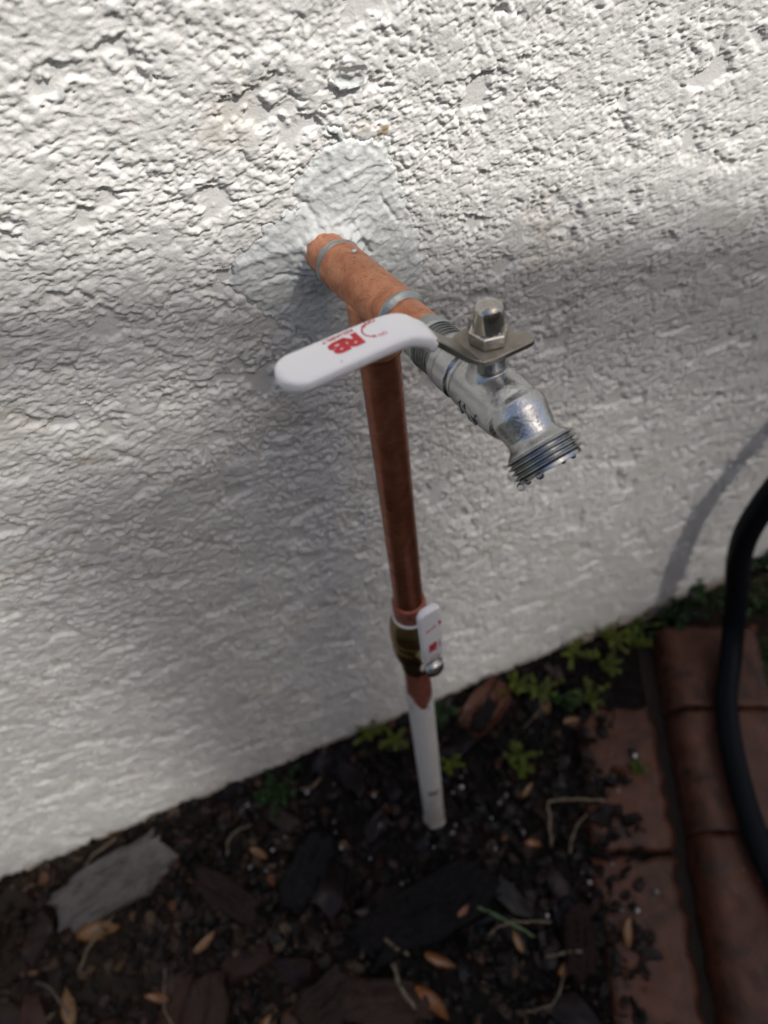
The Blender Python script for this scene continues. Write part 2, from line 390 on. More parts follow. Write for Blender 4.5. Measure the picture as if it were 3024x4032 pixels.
def build_wall():
    xs = axis_pts(-430, 500, 45, .42, .0065, [-6000, -2500, -1200, -700], [800, 1400, 2800, 6000])
    zs = axis_pts(-25, 675, 585, .38, .0050, [-300], [900, 1400, 2000, 2750])
    X, Z = np.meshgrid(xs, zs); shp = X.shape; x = X.ravel(); z = Z.ravel()
    h = stucco_height(x, z)
    inside = (smooth(-445, -425, x) * (1 - smooth(490, 510, x)) * (1 - smooth(672, 680, z)))
    h = h * inside + 1.6 * (1 - inside)
    near = (np.abs(x) < 70) & (z > 480) & (z < 625)
    sd = np.full(x.shape, 99.0)
    sd[near] = np.minimum(poly_sd(x[near], z[near], PATCH), poly_sd(x[near], z[near], FLAKE) + 0.0) + 2.6 * noise(x[near] / 5, z[near] / 5, 5) + 1.3 * noise(x[near] / 2.1, z[near] / 2.1, 6)
    mk = smooth(1.5, -1.5, sd); h = h * (1 - .8 * mk) - .4 * mk
    V = np.stack([x, -h, z], 1)
    nz, nx = shp; i = (np.arange(nz - 1)[:, None] * nx + np.arange(nx - 1)[None, :]).ravel()
    Fc = np.stack([i, i + 1, i + nx + 1, i + nx], 1)
    me = mesh_from('stucco_wall', V, Fc, M_WALL)
    def spot(cx, cz, rx, rz, seed):
        d = np.hypot((x - cx) / rx, (z - cz) / rz) + .8 * noise(x / 2.2, z / 2.2, seed); return 1 - smooth(.25, 1.0, d)
    st = np.zeros(len(x)); st = np.maximum(st, .85 * spot(20.9, 584.4, 3.6, 2.4, 1)); st = np.maximum(st, .35 * spot(13, 587, 5, 2, 2))
    st = np.maximum(st, .35 * spot(-121, 476, 9, 4, 3)); st = np.maximum(st, .18 * spot(-38, 592, 3, 2, 4)); st = np.maximum(st, .14 * spot(-61, 608, 3, 2, 8))
    st = np.maximum(st, .16 * smooth(.25, .5, fbm(x / 60, z / 40, 4, 15)))
    dm = 22 + 24 * fbm(x / 60, z / 60 + 3, 4, 21) + 14 * smooth(150, 260, x)
    dirt = .75 * (1 - smooth(.0, 1.0, (z - 0) / np.maximum(dm, 3))) + .10 * (1 - smooth(10, 120, z + 50 * noise(x / 90, z / 40, 22)))
    dirt = np.maximum(dirt, .35 * spot(113.5, 478, 8, 9, 6) * smooth(-.1, .3, noise(x / 2, z / 6, 7)))
    for nm, a in (('stain', st), ('dirt', np.clip(dirt, 0, 1))):
        at = me.attributes.new(nm, 'FLOAT', 'POINT'); at.data.foreach_set('value', a.astype(np.float32))
    o = link('stucco_wall', me); tag(o, 'white painted house wall of rough knocked-down stucco', 'wall')
    # the mortar patch round the pipe
    xs = np.arange(-56, 50, .45); zs = np.arange(488, 614, .45); X, Z = np.meshgrid(xs, zs); x = X.ravel(); z = Z.ravel()
    rag = 2.6 * noise(x / 5, z / 5, 5) + 1.3 * noise(x / 2.1, z / 2.1, 6) + .6 * noise(x / .9, z / .9, 61)
    sdp = poly_sd(x, z, PATCH) + rag; sdf = poly_sd(x, z, FLAKE) + .6 * rag
    r = np.hypot(x - HUB[0], z - HUB[1])
    ca, sa = math.cos(.55), math.sin(.55); tx = x * ca + z * sa; tz = -x * sa + z * ca
    h = 1.35 + .45 * fbm(x / 16, z / 16, 3, 33) + .14 * noise(tx / 14, tz / 2.6, 34) + .30 * fbm(x / 1.9, z / 1.9, 3, 35) + .35 * smooth(.05, .3, noise(x / 5, z / 5, 57))
    def seg_d(pts):
        d = np.full(x.shape, 99.0)
        for p, q in zip(pts[:-1], pts[1:]):
            p = np.array(p); e = np.array(q) - p; t_ = np.clip(((x - p[0]) * e[0] + (z - p[1]) * e[1]) / (e @ e), 0, 1)
            d = np.minimum(d, np.hypot(x - p[0] - e[0] * t_, z - p[1] - e[1] * t_))
        return d + .8 * noise(x / 2.4, z / 2.4, 55)
    for pts, amp, wd in RIDGES: h += amp * np.exp(-(np.maximum(seg_d(pts), 0) / wd) ** 2)
    h += .9 * smooth(-1.5, 1.5, (z - 556.5) - .45 * (x + 2) + 1.2 * noise(x / 5, z / 5, 56)) * smooth(-4, 2, x)      # an overlapped trowel pass
    up_side = smooth(-6, 10, z - HUB[1])
    h += 6.0 * np.exp(-np.maximum(r - 9.0, 0) / 4.2) * (.55 + .6 * up_side) * (1 + .5 * noise(x / 3, z / 3, 41))
    rim = smooth(-3.6, -.6, sdp); h += .7 * rim * noise(x / 4, z / 4, 42) - .5 * rim
    h = np.where(sdp < 0, h, -9); h = np.where((sdp >= 0) & (sdp < 1.4), -1.4 + 2.2 * (1.4 - sdp) / 1.4, h)
    hf = 2.3 + .5 * fbm(x / 2.2, z / 2.2, 3, 44) + .8 * smooth(-3, -.8, sdf)
    h = np.where(sdf < 0, hf, h)
    nz, nx = X.shape; ok = (h > -5).reshape(nz, nx)
    fm = ok[:-1, :-1] & ok[1:, :-1] & ok[:-1, 1:] & ok[1:, 1:]
    i = (np.arange(nz - 1)[:, None] * nx + np.arange(nx - 1)[None, :])[fm]
    Fc = np.stack([i, i + 1, i + nx + 1, i + nx], 1)
    used = np.unique(Fc); mp = -np.ones(len(x), np.int64); mp[used] = np.arange(len(used))
    pm = mesh_from('mortar_patch', np.stack([x, -h, z], 1)[used], mp[Fc], M_PATCH)
    p = link('mortar_patch', pm, o); p['label'] = 'pale trowelled mortar patch round the copper pipe'
build_wall()

# ------------------------------------------------------------------ ground
BR_O = np.array([240.0, -105.0]); BR_U = np.array([-.3985, -.9172]); BR_N = np.array([.9172, -.3985])   # brick border frame

def brick_mask(x, y):
    t = (x - BR_O[0]) * BR_N[0] + (y - BR_O[1]) * BR_N[1]; return t

def soil_height(x, y):
    h = 7 * fbm(x / 60, y / 60, 4, 500) + 2.2 * fbm(x / 9, y / 9, 3, 510)
    h -= 5 * np.exp(-((x - 25) ** 2 + (y + 135) ** 2) / 40 ** 2); h += 15 * np.exp(-(x ** 2 + (y + 104) ** 2) / 26 ** 2)
    h += 6 * smooth(-45, 0, y)
    t = brick_mask(x, y); h -= 7 * smooth(-110, -60, t) * (1 - smooth(95, 130, t)); h -= 22 * smooth(-16, -9, t) * (1 - smooth(20, 40, t))
    return h

def build_ground():
    t = NT('garden_soil')
    c = t.mix(t.noise(60, 5, .65), (.002, .0017, .0017), (.007, .005, .004)); c = t.mix(t.attr('dry'), c, (.05, .036, .026)); c = t.mix(t.attr('bounce_ground'), c, (.17, .17, .15))
    t.set(Base_Color=c, Roughness=t.ramp(t.noise(90, 4), [(.3, .35), (.7, .9)])); t.b.inputs['Specular IOR Level'].default_value = .12; t.bump(t.noise(420, 5, .65), .0015, .9)
    M_SOIL = t.m
    # one sheet: fine by the wall, coarse out to the horizon
    xs = np.concatenate([[-60000, -15000, -5000, -2500, -1300, -800], np.arange(-560, 620, 3.0), [800, 1300, 2500, 5000, 15000, 60000]])
    ys = np.concatenate([[-60000, -15000, -5000, -2500, -1200, -800], np.arange(-540, 12, 3.0), [40, 200, 1000, 5000, 15000, 60000]])
    X, Y = np.meshgrid(xs, ys); x = X.ravel(); y = Y.ravel()
    inb = smooth(-570, -520, x) * (1 - smooth(600, 625, x)) * smooth(-545, -500, y) * (1 - smooth(8, 30, y))
    h = soil_height(np.clip(x, -2000, 2000), np.clip(y, -2000, 2000)) * inb - 2 * (1 - inb)
    nz, nx = X.shape; i = (np.arange(nz - 1)[:, None] * nx + np.arange(nx - 1)[None, :]).ravel()
    me = mesh_from('ground', np.stack([x, y, h], 1), np.stack([i, i + 1, i + nx + 1, i + nx], 1), M_SOIL)
    dry = smooth(-120, -330, x) * .5 + .5 * smooth(250, 420, x)
    at = me.attributes.new('dry', 'FLOAT', 'POINT'); at.data.foreach_set('value', np.clip(dry, 0, 1).astype(np.float32))
    bounce = 1 - smooth(-560, -535, x) * (1 - smooth(595, 615, x)) * smooth(-540, -520, y)  # unseen outer ground made pale to bounce light onto the wall
    at = me.attributes.new('bounce_ground', 'FLOAT', 'POINT'); at.data.foreach_set('value', bounce.astype(np.float32))
    tag(link('ground', me), kind='structure')
build_ground()

# brick border
def mat_brick():
    t = NT('wet_brick'); c = t.ramp(t.rand(), [(0, (.066, .024, .014)), (.4, (.080, .031, .019)), (.75, (.088, .038, .025)), (1, (.072, .027, .016))])
    c = t.mix(1.0, c, t.ramp(t.noise(45, 5, .6), [(.28, .65), (.75, 1.3)]), 'MULTIPLY')
    c = t.mix(t.ramp(t.noise(30, 5, .68, .8), [(.50, 0.), (.66, .85)]), c, (.018, .012, .009))
    c = t.mix(t.ramp(t.noise(420, 3, .6), [(.64, 0.), (.74, .8)]), c, (.02, .014, .012))
    t.set(Base_Color=c, Roughness=t.ramp(t.noise(70, 4), [(.3, .22), (.7, .55)])); t.b.inputs['Specular IOR Level'].default_value = .22
    t.bump(t.noise(330, 4, .6), .0009, .8); return t.m
M_BRICK = mat_brick()
M_BED = mat_plain('dark_joint_sand', (.02, .014, .011), (.05, .032, .024), .8, 80, 600, .0008)

def brick_mesh(name, L, W, H, seed, rough=1.0, r=5.0, re=2.5):
    nx, ny = 34, 16
    u = np.linspace(-1, 1, nx); v = np.linspace(-1, 1, ny); U, Vv = np.meshgrid(u, v, indexing='ij')
    X = U * L / 2; Y = Vv * W / 2
    X = X + rough * 2.2 * noise(Y / 13 + seed, X / 60, seed) * np.abs(U) ** 3; Y = Y + rough * 2.4 * noise(X / 13, Y / 60 + seed, seed + 1) * np.abs(Vv) ** 3
    dx = np.maximum(np.abs(U) * L / 2 - (L / 2 - re), 0) * r / re * .45; dy = np.maximum(np.abs(Vv) * W / 2 - (W / 2 - r), 0)
    d = np.minimum(np.hypot(dx, dy), r * .999); Z = H - r + np.sqrt(np.maximum(r * r - d * d, 0))
    Z = Z + rough * .9 * fbm(X / 18 + seed, Y / 18, 3, seed + 3)
    V = np.stack([X, Y, Z], -1).reshape(-1, 3); Fc = []
    for i in range(nx - 1):
        for j in range(ny - 1): Fc.append((i * ny + j, (i + 1) * ny + j, (i + 1) * ny + j + 1, i * ny + j + 1))
    ring = [i * ny for i in range(nx)] + [(nx - 1) * ny + j for j in range(1, ny)] + [i * ny + ny - 1 for i in range(nx - 2, -1, -1)] + [j for j in range(ny - 2, 0, -1)]
    b = len(V); low = V[ring].copy(); low[:, 2] = -14; V = np.concatenate([V, low]); n = len(ring)
    for k in range(n): Fc.append((ring[k], b + k, b + (k + 1) % n, ring[(k + 1) % n]))
    return mesh_from(name, V, Fc, M_BRICK)

def build_bricks():
    def P(t, s, z=0): q = BR_O + BR_N * t + BR_U * s; return (q[0], q[1], z)
    a = [P(-62, -92, -16), P(90, -92, -16), P(90, 420, -16), P(-62, 420, -16)]
    V = a + [(p[0], p[1], -40) for p in a]
    bed = link('brick_border', mesh_from('brick_border', V, [(0, 3, 2, 1), (0, 1, 5, 4), (1, 2, 6, 5), (2, 3, 7, 6), (3, 0, 4, 7)], M_BED, False))
    tag(bed, kind='structure'); ang = math.atan2(BR_U[1], BR_U[0])
    rows = [(49, 96, 26, [(-88, -7), (-5, 101), (103, 262), (264, 420)], .9, 13),
            (-48, 72, 5, [(-14, 113), (120, 270), (274, 420)], 1.7, 6)]
    k = 0
    for tc, W, H, segs, rough, rr in rows:
        for s0, s1 in segs:
            k += 1; me = brick_mesh('brick', s1 - s0, W, H, 40 + k, rough, rr)
            o = link('brick', me, bed, P(tc + random.uniform(-2, 2), (s0 + s1) / 2, random.uniform(-1.5, 1.5)))
            o.rotation_euler = (random.uniform(-.02, .02), random.uniform(-.02, .02), ang + random.uniform(-.02, .02))
build_bricks()

# ------------------------------------------------------------------ the water riser: frame of the tee
T0 = np.array([0.0, -36.58, 549.61]); FOOT = np.array([0.0, -101.54, 0.0])
UA = (T0 - FOOT) / np.linalg.norm(T0 - FOOT); _y = math.radians(11)
OA = np.array([math.sin(_y), -math.cos(_y), 0]); OA = OA - UA * (OA @ UA); OA /= np.linalg.norm(OA)
XA = np.cross(-OA, UA)
def A(x, o, z): return T0 + XA * x + OA * o + UA * z
def Aa(v): v = np.asarray(v, float); return T0 + np.outer(v[:, 0], XA) + np.outer(v[:, 1], OA) + np.outer(v[:, 2], UA)
riser = empty('water_riser', FOOT)
tag(riser, 'upright copper water pipe with a lever faucet and shut-off valve against the stucco wall', 'water pipe')
def part(name, vf, mat, parent=riser, sharp=35, label=None):
    me = mesh_from(name, vf[0], vf[1], mat, True, FOOT)
    if sharp: crease(me, sharp)
    o = link(name, me, parent)
    if label: o['label'] = label
    return o

# upright pipe
Rp = 7.95
prof = [(t, Rp) for t in np.linspace(0, 180, 30)]
part('copper_pipe', lathe(A(0, 0, -200), UA, prof, 48, True, .004, 3), M_COPPER_DK)
part('copper_tail', lathe(A(0, 0, -345), UA, [(0, 7.95), (40, 7.95), (90, 7.95)], 40), mat_copper('reddish_copper', (.42, .15, .10), (.30, .10, .07), .6, .45, .3))
# wall stub and tee
part('wall_stub', lathe(A(0, -46, 0), OA, [(0, 8.0), (12, 8.0), (26, 8.0)], 48, True, .01, 4), M_COPPER)
tee = merge([lathe(A(0, -22, 0), OA, [(0, 8.75), (.6, 9.0), (3.2, 9.0), (4.2, 8.85), (20, 8.9), (36, 8.9), (40, 9.0), (41, 8.8)], 56),
             lathe(A(0, 0, -25), UA, [(0, 8.7), (.6, 9.0), (4, 9.0), (5, 8.8), (14, 9.4), (22, 9.6), (25, 6)], 56)])
tee_o = part('tee_fitting', remesh(*tee, .42, 5), M_COPPER, sharp=0)
part('solder_ring', lathe(A(0, -24.6, 0), OA, [(-1.2, 7.9), (-.2, 8.4), (.7, 8.9), (1.6, 9.25), (2.6, 9.3), (3.2, 8.9)], 56, True, .09, 5), M_SOLDER, tee_o)
part('solder_ring', lathe(A(0, 17.6, 0), OA, [(0, 8.9), (.8, 9.45), (1.6, 9.5), (2.2, 9.1), (2.9, 8.3), (3.2, 7.9)], 56, True, .02, 6), M_SOLDER, tee_o)
part('solder_ring', lathe(A(0, 0, -26.2), UA, [(0, 8.0), (.6, 8.6), (1.4, 9.1), (2.2, 8.9)], 56, True, .03, 7), M_COPPER_DK, tee_o)
blob = lathe(A(2.0, -13.2, 8.7), UA, [(0, .9), (.3, .95), (.6, .7), (.8, .2)], 12, True, .5, 3); part('mortar_speck', blob, M_PATCH, tee_o, 0)
part('adapter', lathe(A(0, 18, 0), OA, [(0, 7.8), (16, 7.85), (17, 7.9)], 48, True, .006, 8), M_COPPER)
part('joint_solder', lathe(A(0, 32.4, 0), OA, [(0, 7.9), (.5, 8.15), (2.6, 8.3), (3.2, 8.1), (3.6, 8.7), (4.9, 8.75), (5.4, 8.2), (6.2, 7.6)], 56, True, .035, 9), M_SOLDER)

# ---- faucet
def threads(p0, axis, length, n_r, r_out, r_in, lead=.0):
    pr = [(0, r_in)]; step = length / n_r
    for k in range(n_r):
        pr += [(k * step + .12 * step, r_in), (k * step + .46 * step, r_out), (k * step + .56 * step, r_out), (k * step + .92 * step, r_in)]
    pr.append((length, r_in)); return lathe(p0, axis, pr, 56)
ND = np.array([.835, -.55])                                   # the outlet's direction in (out, up)
def An(t, k=0): return A(0, 80.6 + ND[0] * t, .9 + ND[1] * t)
NAX = OA * ND[0] + UA * ND[1]
e1, e2, _ = frame_from(OA)
body_parts = [lathe(A(0, 45.6, 0), OA, [(0, 8.3), (.5, 8.8), (3.6, 8.9), (4.1, 9.3), (10.0, 9.4), (10.8, 8.5), (12.0, 8.5), (13.2, 9.2), (18, 9.6), (24, 9.7), (30, 9.6), (33, 9.2), (36.5, 8.0), (39.5, 5.5), (41, 2)], 64),
              lathe(An(-5), NAX, [(0, 6.5), (1.5, 8.4), (5, 8.8), (9.5, 7.9), (12.2, 7.5), (13.4, 7.9), (15.0, 9.6), (16.0, 10.0)], 56),
              lathe(A(0, 66, 2), UA, [(0, 7.2), (5.5, 6.8), (8, 5.2), (14.5, 5.0), (15, 5.0)], 40)]
body = remesh(*merge(body_parts), .38, 3)
faucet = part('faucet', body, M_CAST, sharp=0, label='cast metal hose faucet body with a pebbled finish')
part('inlet_thread', threads(A(0, 37.6, 0), OA, 8.6, 6, 8.55, 7.55), M_THREAD, faucet, 30)
pr = [(0, 9.2)]
for k in range(4): pr += [(k * 1.62 + .15, 9.4), (k * 1.62 + .75, 11.0), (k * 1.62 + .95, 11.05), (k * 1.62 + 1.5, 9.5)]
pr += [(6.6, 9.9), (7.6, 9.8), (7.7, 8.0), (5.0, 7.6)]
part('outlet_thread', lathe(An(10.2), NAX, pr, 72), M_THREAD, faucet, 25)
# raised casting marks on the lower left flank
tv, tf = text_mesh('1/2', 8.2, .7, .16)
cyl = []
for q in tv:                                                # wrap the marks round the barrel
    th = math.radians(192) + q[1] / 9.4; rr = 9.6 + q[2] * .9
    cyl.append(A(rr * math.cos(th), 67.5 + q[0], rr * math.sin(th)))
part('casting_mark', (np.array(cyl), tf), M_CAST, faucet, 30)
part('stem', lathe(A(0, 66, 14), UA, [(0, 3.2), (9, 3.2)], 24), M_CHROME, faucet)
# lever plate
ZP = 18.0; PV = np.array([.6, 65.0])
def prism(poly, z0, z1, bev=.35):
    poly = np.asarray(poly, float); n = len(poly); c = poly.mean(0); L = []
    for z, k in ((z0, bev), (z0 + bev, 0), (z1 - bev, 0), (z1, bev)):
        d = poly - c; q = c + d * (1 - k / np.linalg.norm(d, axis=1))[:, None]; L.append(np.column_stack([q, np.full(n, z)]))
    V = np.concatenate(L); Fc = [tuple(range(n - 1, -1, -1)), tuple(range(3 * n, 4 * n))]
    for k in range(3):
        for i in range(n): j = (i + 1) % n; Fc.append((k * n + i, k * n + j, (k + 1) * n + j, (k + 1) * n + i))
    return V, Fc
plate = [(-6.5, 72.0), (-3.5, 72.8), (9.0, 73.4), (10.6, 73.0), (11.8, 70.2), (11.2, 68.8), (8.4, 67.2), (7.4, 62), (6.5, 58.5), (3.0, 56.6), (-2.5, 56.4), (-5.2, 56.8), (-6.8, 58)]
v, f = prism(plate, ZP - 2.0, ZP)
arm_st = []
yv = np.array([0.0, 1.0, 0.0])
for x_, z_, o_, hw in [(-4.0, ZP - 1, 64.8, 7.2), (-7.0, ZP - .9, 64.6, 7.1), (-10.0, ZP + 1.2, 64.2, 6.4), (-14, ZP + 5.2, 63.9, 5.9), (-18, ZP + 9.4, 63.4, 5.6), (-22, ZP + 13.0, 63.0, 5.3)]:
    tz = 0.0 if x_ > -6 else (.35 if x_ > -8 else .95); t_ = np.array([-1, 0, tz]); t_ /= np.linalg.norm(t_); n_ = np.array([t_[2], 0, -t_[0]])
    arm_st.append((np.array([x_, o_, z_]), yv, n_, hw, 1.0))
av, af = loft(arm_st, 24, 6)
lv = part('lever', (np.concatenate([Aa(v), Aa(av)]), f + [tuple(i + len(v) for i in q) for q in af]), M_PLATE, faucet, 30)
# small stop tab standing at the back of the plate
tv_, tf_ = box((1.8, 57.6, ZP + 1.6), 4.2, 2.0, 3.4); part('stop_tab', (Aa(tv_), tf_), M_PLATE, faucet, 30)
# white dipped sleeve
def sleeve(path, hw, ht, tip, upv, n=30):
    st = []
    P = catmull(path, 8)
    d = np.concatenate([[0], np.cumsum(np.linalg.norm(np.diff(P, axis=0), axis=1))]); tot = d[-1]
    for i in range(len(P)):
        t_ = P[min(i + 1, len(P) - 1)] - P[max(i - 1, 0)]; t_ /= np.linalg.norm(t_)
        s_ = np.cross(t_, upv); s_ /= np.linalg.norm(s_); u_ = np.cross(s_, t_)
        k = tot - d[i]; w = hw * (np.interp(d[i] / tot, [0, .15, .35, 1], [.92, .97, 1, 1.04]))
        if k < tip: w *= math.sqrt(max(1 - ((tip - k) / tip) ** 2, 0)) * .97 + .03
        h_ = ht if k > 2.2 else ht * (math.sqrt(max(1 - ((2.2 - k) / 2.2) ** 2, 0)) * .8 + .2)
        if d[i] < .8: w *= .94; h_ *= .85
        st.append((P[i], s_, u_, w, h_))
    # denser tip
    return loft(st, n, 3.6)
upL = np.array([0.0, 0, 1.0])
zt = 35.4; ht = 2.3
path = [(-18.6, 63.2, 26.8), (-20.4, 63.0, 28.8), (-22.4, 62.9, 30.6), (-25.4, 62.6, 32.3), (-29.5, 62.4, zt - ht), (-38, 61.8, zt - ht), (-44.5, 61.6, zt - ht), (-49.3, 61.4, zt - ht), (-52.4, 61.3, zt - ht), (-54.2, 61.2, zt - ht)] + \
       [(-54.8 - q, 61.15 - q * .03, zt - ht) for q in (1.5, 3, 4.2, 5.2, 5.9, 6.4, 6.7)]
sv, sf = sleeve(path, 6.5, ht, 6.4, upL)
slv = part('lever_sleeve', (Aa(sv), sf), M_VINYL, faucet, 0, 'white vinyl dipped lever grip with red print')
def place_print(vf, cx, co, ang=0.0, z=zt + .06, sx=1.0):
    """flat print on the grip: reads from the pivot to the tip, its top towards the viewer"""
    v, f = vf; c, s_ = math.cos(ang), math.sin(ang); q = []
    for p in v:
        a_, b_ = p[0] * sx * c - p[1] * s_, p[0] * sx * s_ + p[1] * c
        q.append((cx - a_, co + b_, z + p[2]))
    return Aa(q), f
def arc_mesh(r, a0, a1, w, n=18):
    V = []; Fc = []
    for i in range(n + 1):
        a_ = a0 + (a1 - a0) * i / n
        for k in (r - w / 2, r + w / 2): V.append((k * math.cos(a_), k * math.sin(a_), 0))
    for i in range(n): Fc.append((2 * i, 2 * i + 1, 2 * i + 3, 2 * i + 2))
    for a_, sgn in ((a0, -1), (a1, 1)):                     # arrow heads
        t_ = np.array([-math.sin(a_), math.cos(a_)]) * sgn; r_ = np.array([math.cos(a_), math.sin(a_)]); c_ = r_ * r
        b = len(V)
        for q in (c_ + r_ * .62, c_ - r_ * .62, c_ + t_ * 1.35): V.append((q[0], q[1], 0))
        Fc.append((b, b + 1, b + 2))
    return np.array(V), Fc
def fit(vf, w, h):
    v, f = vf; lo = v.min(0); hi = v.max(0); q = (v - (lo + hi) / 2); q[:, 0] *= w / (hi[0] - lo[0]); q[:, 1] *= h / (hi[1] - lo[1]); return q, f
prt = [place_print(fit(text_mesh('RB', 6.0, .0, .34, .80), 8.9, 5.3), -42.0, 61.7), place_print(fit(text_mesh('RELIABILT', 1.6, .0, .03, 1.02), 9.0, 1.15), -42.2, 57.75, -.02),
       place_print(fit(text_mesh('OFF', 1.75, .0, .03), 3.3, 1.35), -32.6, 57.75), place_print(fit(text_mesh('ON', 1.75, .0, .03), 2.3, 1.35), -32.4, 64.2),
       place_print(arc_mesh(2.9, -1.0, 1.0, .42), -33.4, 61.0)]
part('printed_logo', merge(prt), M_RED, faucet, 0)
# nut
def hexprof(c, rad, h0, h1, cham=.5):
    V = []; Fc = []; n = 6
    for z, r_ in ((h0, rad * .95), (h0 + cham, rad), (h1 - cham, rad), (h1, rad * .93)):
        for i in range(n): a_ = math.pi / 3 * i + .35; V.append((c[0] + r_ * math.cos(a_), c[1] + r_ * math.sin(a_), z))
    for k in range(3):
        for i in range(n): j = (i + 1) % n; Fc.append((k * n + i, k * n + j, (k + 1) * n + j, (k + 1) * n + i))
    Fc += [tuple(range(5, -1, -1)), tuple(range(18, 24))]; return Aa(V), Fc
part('acorn_nut', merge([hexprof(PV, 5.8, ZP + .05, ZP + 4.0, .35),
     lathe(A(PV[0], PV[1], ZP + 3.7), UA, [(0, 4.5), (.4, 4.5), (3.4, 4.4), (5.6, 4.25), (7.0, 3.95), (8.0, 3.25), (8.7, 2.2), (9.05, 1.1), (9.15, .2)], 40)]), M_CHROME, faucet, 28)

# ---- lower shut-off valve
vb = merge([lathe(A(0, 0, -266), UA, [(0, 8.4), (.5, 9.0), (8, 9.2), (13, 10.4), (19, 11.9), (27, 12.6), (31, 12.5), (32, 11.8), (33.5, 11.8), (34.5, 12.7), (38, 12.8), (39, 12.1), (41, 12.1), (42, 12.8), (50, 12.2), (56, 10.9), (58, 10.3), (58.6, 9.0)], 48),
            lathe(A(0, 4, -233), OA, [(0, 7), (8, 6.6), (12, 5.6), (15, 5.2)], 32)])
part('copper_collar', lathe(A(0, 0, -207.5), UA, [(0, 9.0), (.4, 9.2), (13, 9.2), (13.6, 8.9), (14, 8.0)], 40, True, .01, 12), bpy.data.materials['reddish_copper'])
valve = part('shutoff_valve', remesh(*vb, .55, 3), M_BRASS, sharp=0, label='small brass shut-off valve with white lever')
part('white_ring', lathe(A(0, 0, -208.0), UA, [(0, 9.0), (.3, 10.1), (.8, 10.3), (1.3, 10.0), (1.5, 9.0)], 40), mat_plain('white_tape', (.72, .72, .71), (.78, .78, .77), .4), valve)
nv = A(-1, 18.5, -234.5)
part('lever_nut', merge([lathe(nv, OA, [(0, 6.6), (.6, 7.0), (3.0, 7.0), (3.4, 6.4), (5.2, 6.0), (6.8, 4.9), (7.9, 3.0), (8.3, 1)], 20)]), M_CHROME, valve, 25)
lp = [(-1.0, 20.6, -225), (-1.0, 21.2, -221), (-1.2, 22.0, -215), (-1.4, 22.8, -207), (-1.6, 23.0, -195)] + [(-1.7, 23.0, -188), (-1.7, 23.0, -183), (-1.8, 23.0, -179.8), (-1.8, 23, -178)] + [(-1.8, 23.0, -178 + q) for q in (1.5, 3, 4.2, 5.2, 5.9, 6.4, 6.7)]
sv, sf = sleeve(lp, 6.6, 2.4, 6.0, np.array([0, 1.0, 0]), 26)
part('lever_sleeve', (Aa(sv), sf), M_VINYL, valve, 0, 'white vinyl lever grip with red print on the valve')
def front_print(vf, cx, cz, ang):
    v, f = vf; c, s_ = math.cos(ang), math.sin(ang)
    return Aa([(cx + p[0] * c - p[1] * s_, 23 + 2.46, cz + p[0] * s_ + p[1] * c) for p in v]), f
pr2 = [front_print(fit(text_mesh('RB', 5.4, 0, .30, .8), 8.0, 5.0), -2.2, -206.0, math.pi / 2), front_print(text_mesh('RELIABILT', 1.5, 0, .03), 2.2, -206.0, math.pi / 2),
       front_print(arc_mesh(3.0, -1.15, 1.15, .45), -1.4, -219.5, math.pi / 2),
       front_print(fit(text_mesh('ON-OFF', 2.0, 0, .08), 6.5, 2.0), -2.6, -188, .25), front_print(text_mesh('I', 4.4, 0, .5), 3.0, -186.5, 0)]
part('printed_logo', merge([q for q in pr2]), M_RED, valve, 0)

# ---- white pipe with a V-cut rim
n = 56; th = np.linspace(0, 2 * np.pi, n, endpoint=False); V = []; Fc = []
prof = [(-548, 9.9), (-541, 9.9), (-540, 9.0), (-530, 9.0), (-528, 8.7)] + [(z, 8.7) for z in np.linspace(-500, -330, 12)]
front = math.atan2(1, -.25)                                  # (x, out) angle facing the viewer
for k, (z, r_) in enumerate(prof):
    for a_ in th: V.append((r_ * math.cos(a_), r_ * math.sin(a_), z))
d = np.abs((th - front + np.pi) % (2 * np.pi) - np.pi)
for rr_ in (8.75, 8.3):
    for a_, dd in zip(th, d): V.append((rr_ * math.cos(a_), rr_ * math.sin(a_), -296 - 17 * max(0, 1 - dd / 1.15) + 1.5 * math.sin(a_ * 5)))
for k in range(len(prof) + 1):
    for i in range(n): j = (i + 1) % n; Fc.append((k * n + i, k * n + j, (k + 1) * n + j, (k + 1) * n + i))
pvc = part('white_pipe', (Aa(V), Fc), M_PVC, sharp=40)
tv, tf = fit(text_mesh('PVC', 5.0, .0, .45), 9.5, 9.0); cyl = [A(8.78 * math.cos(front - q[0] / 8.78), 8.78 * math.sin(front - q[0] / 8.78), -462 + q[1]) for q in tv]
part('black_print', (np.array(cyl), tf), M_INK, pvc, 0)

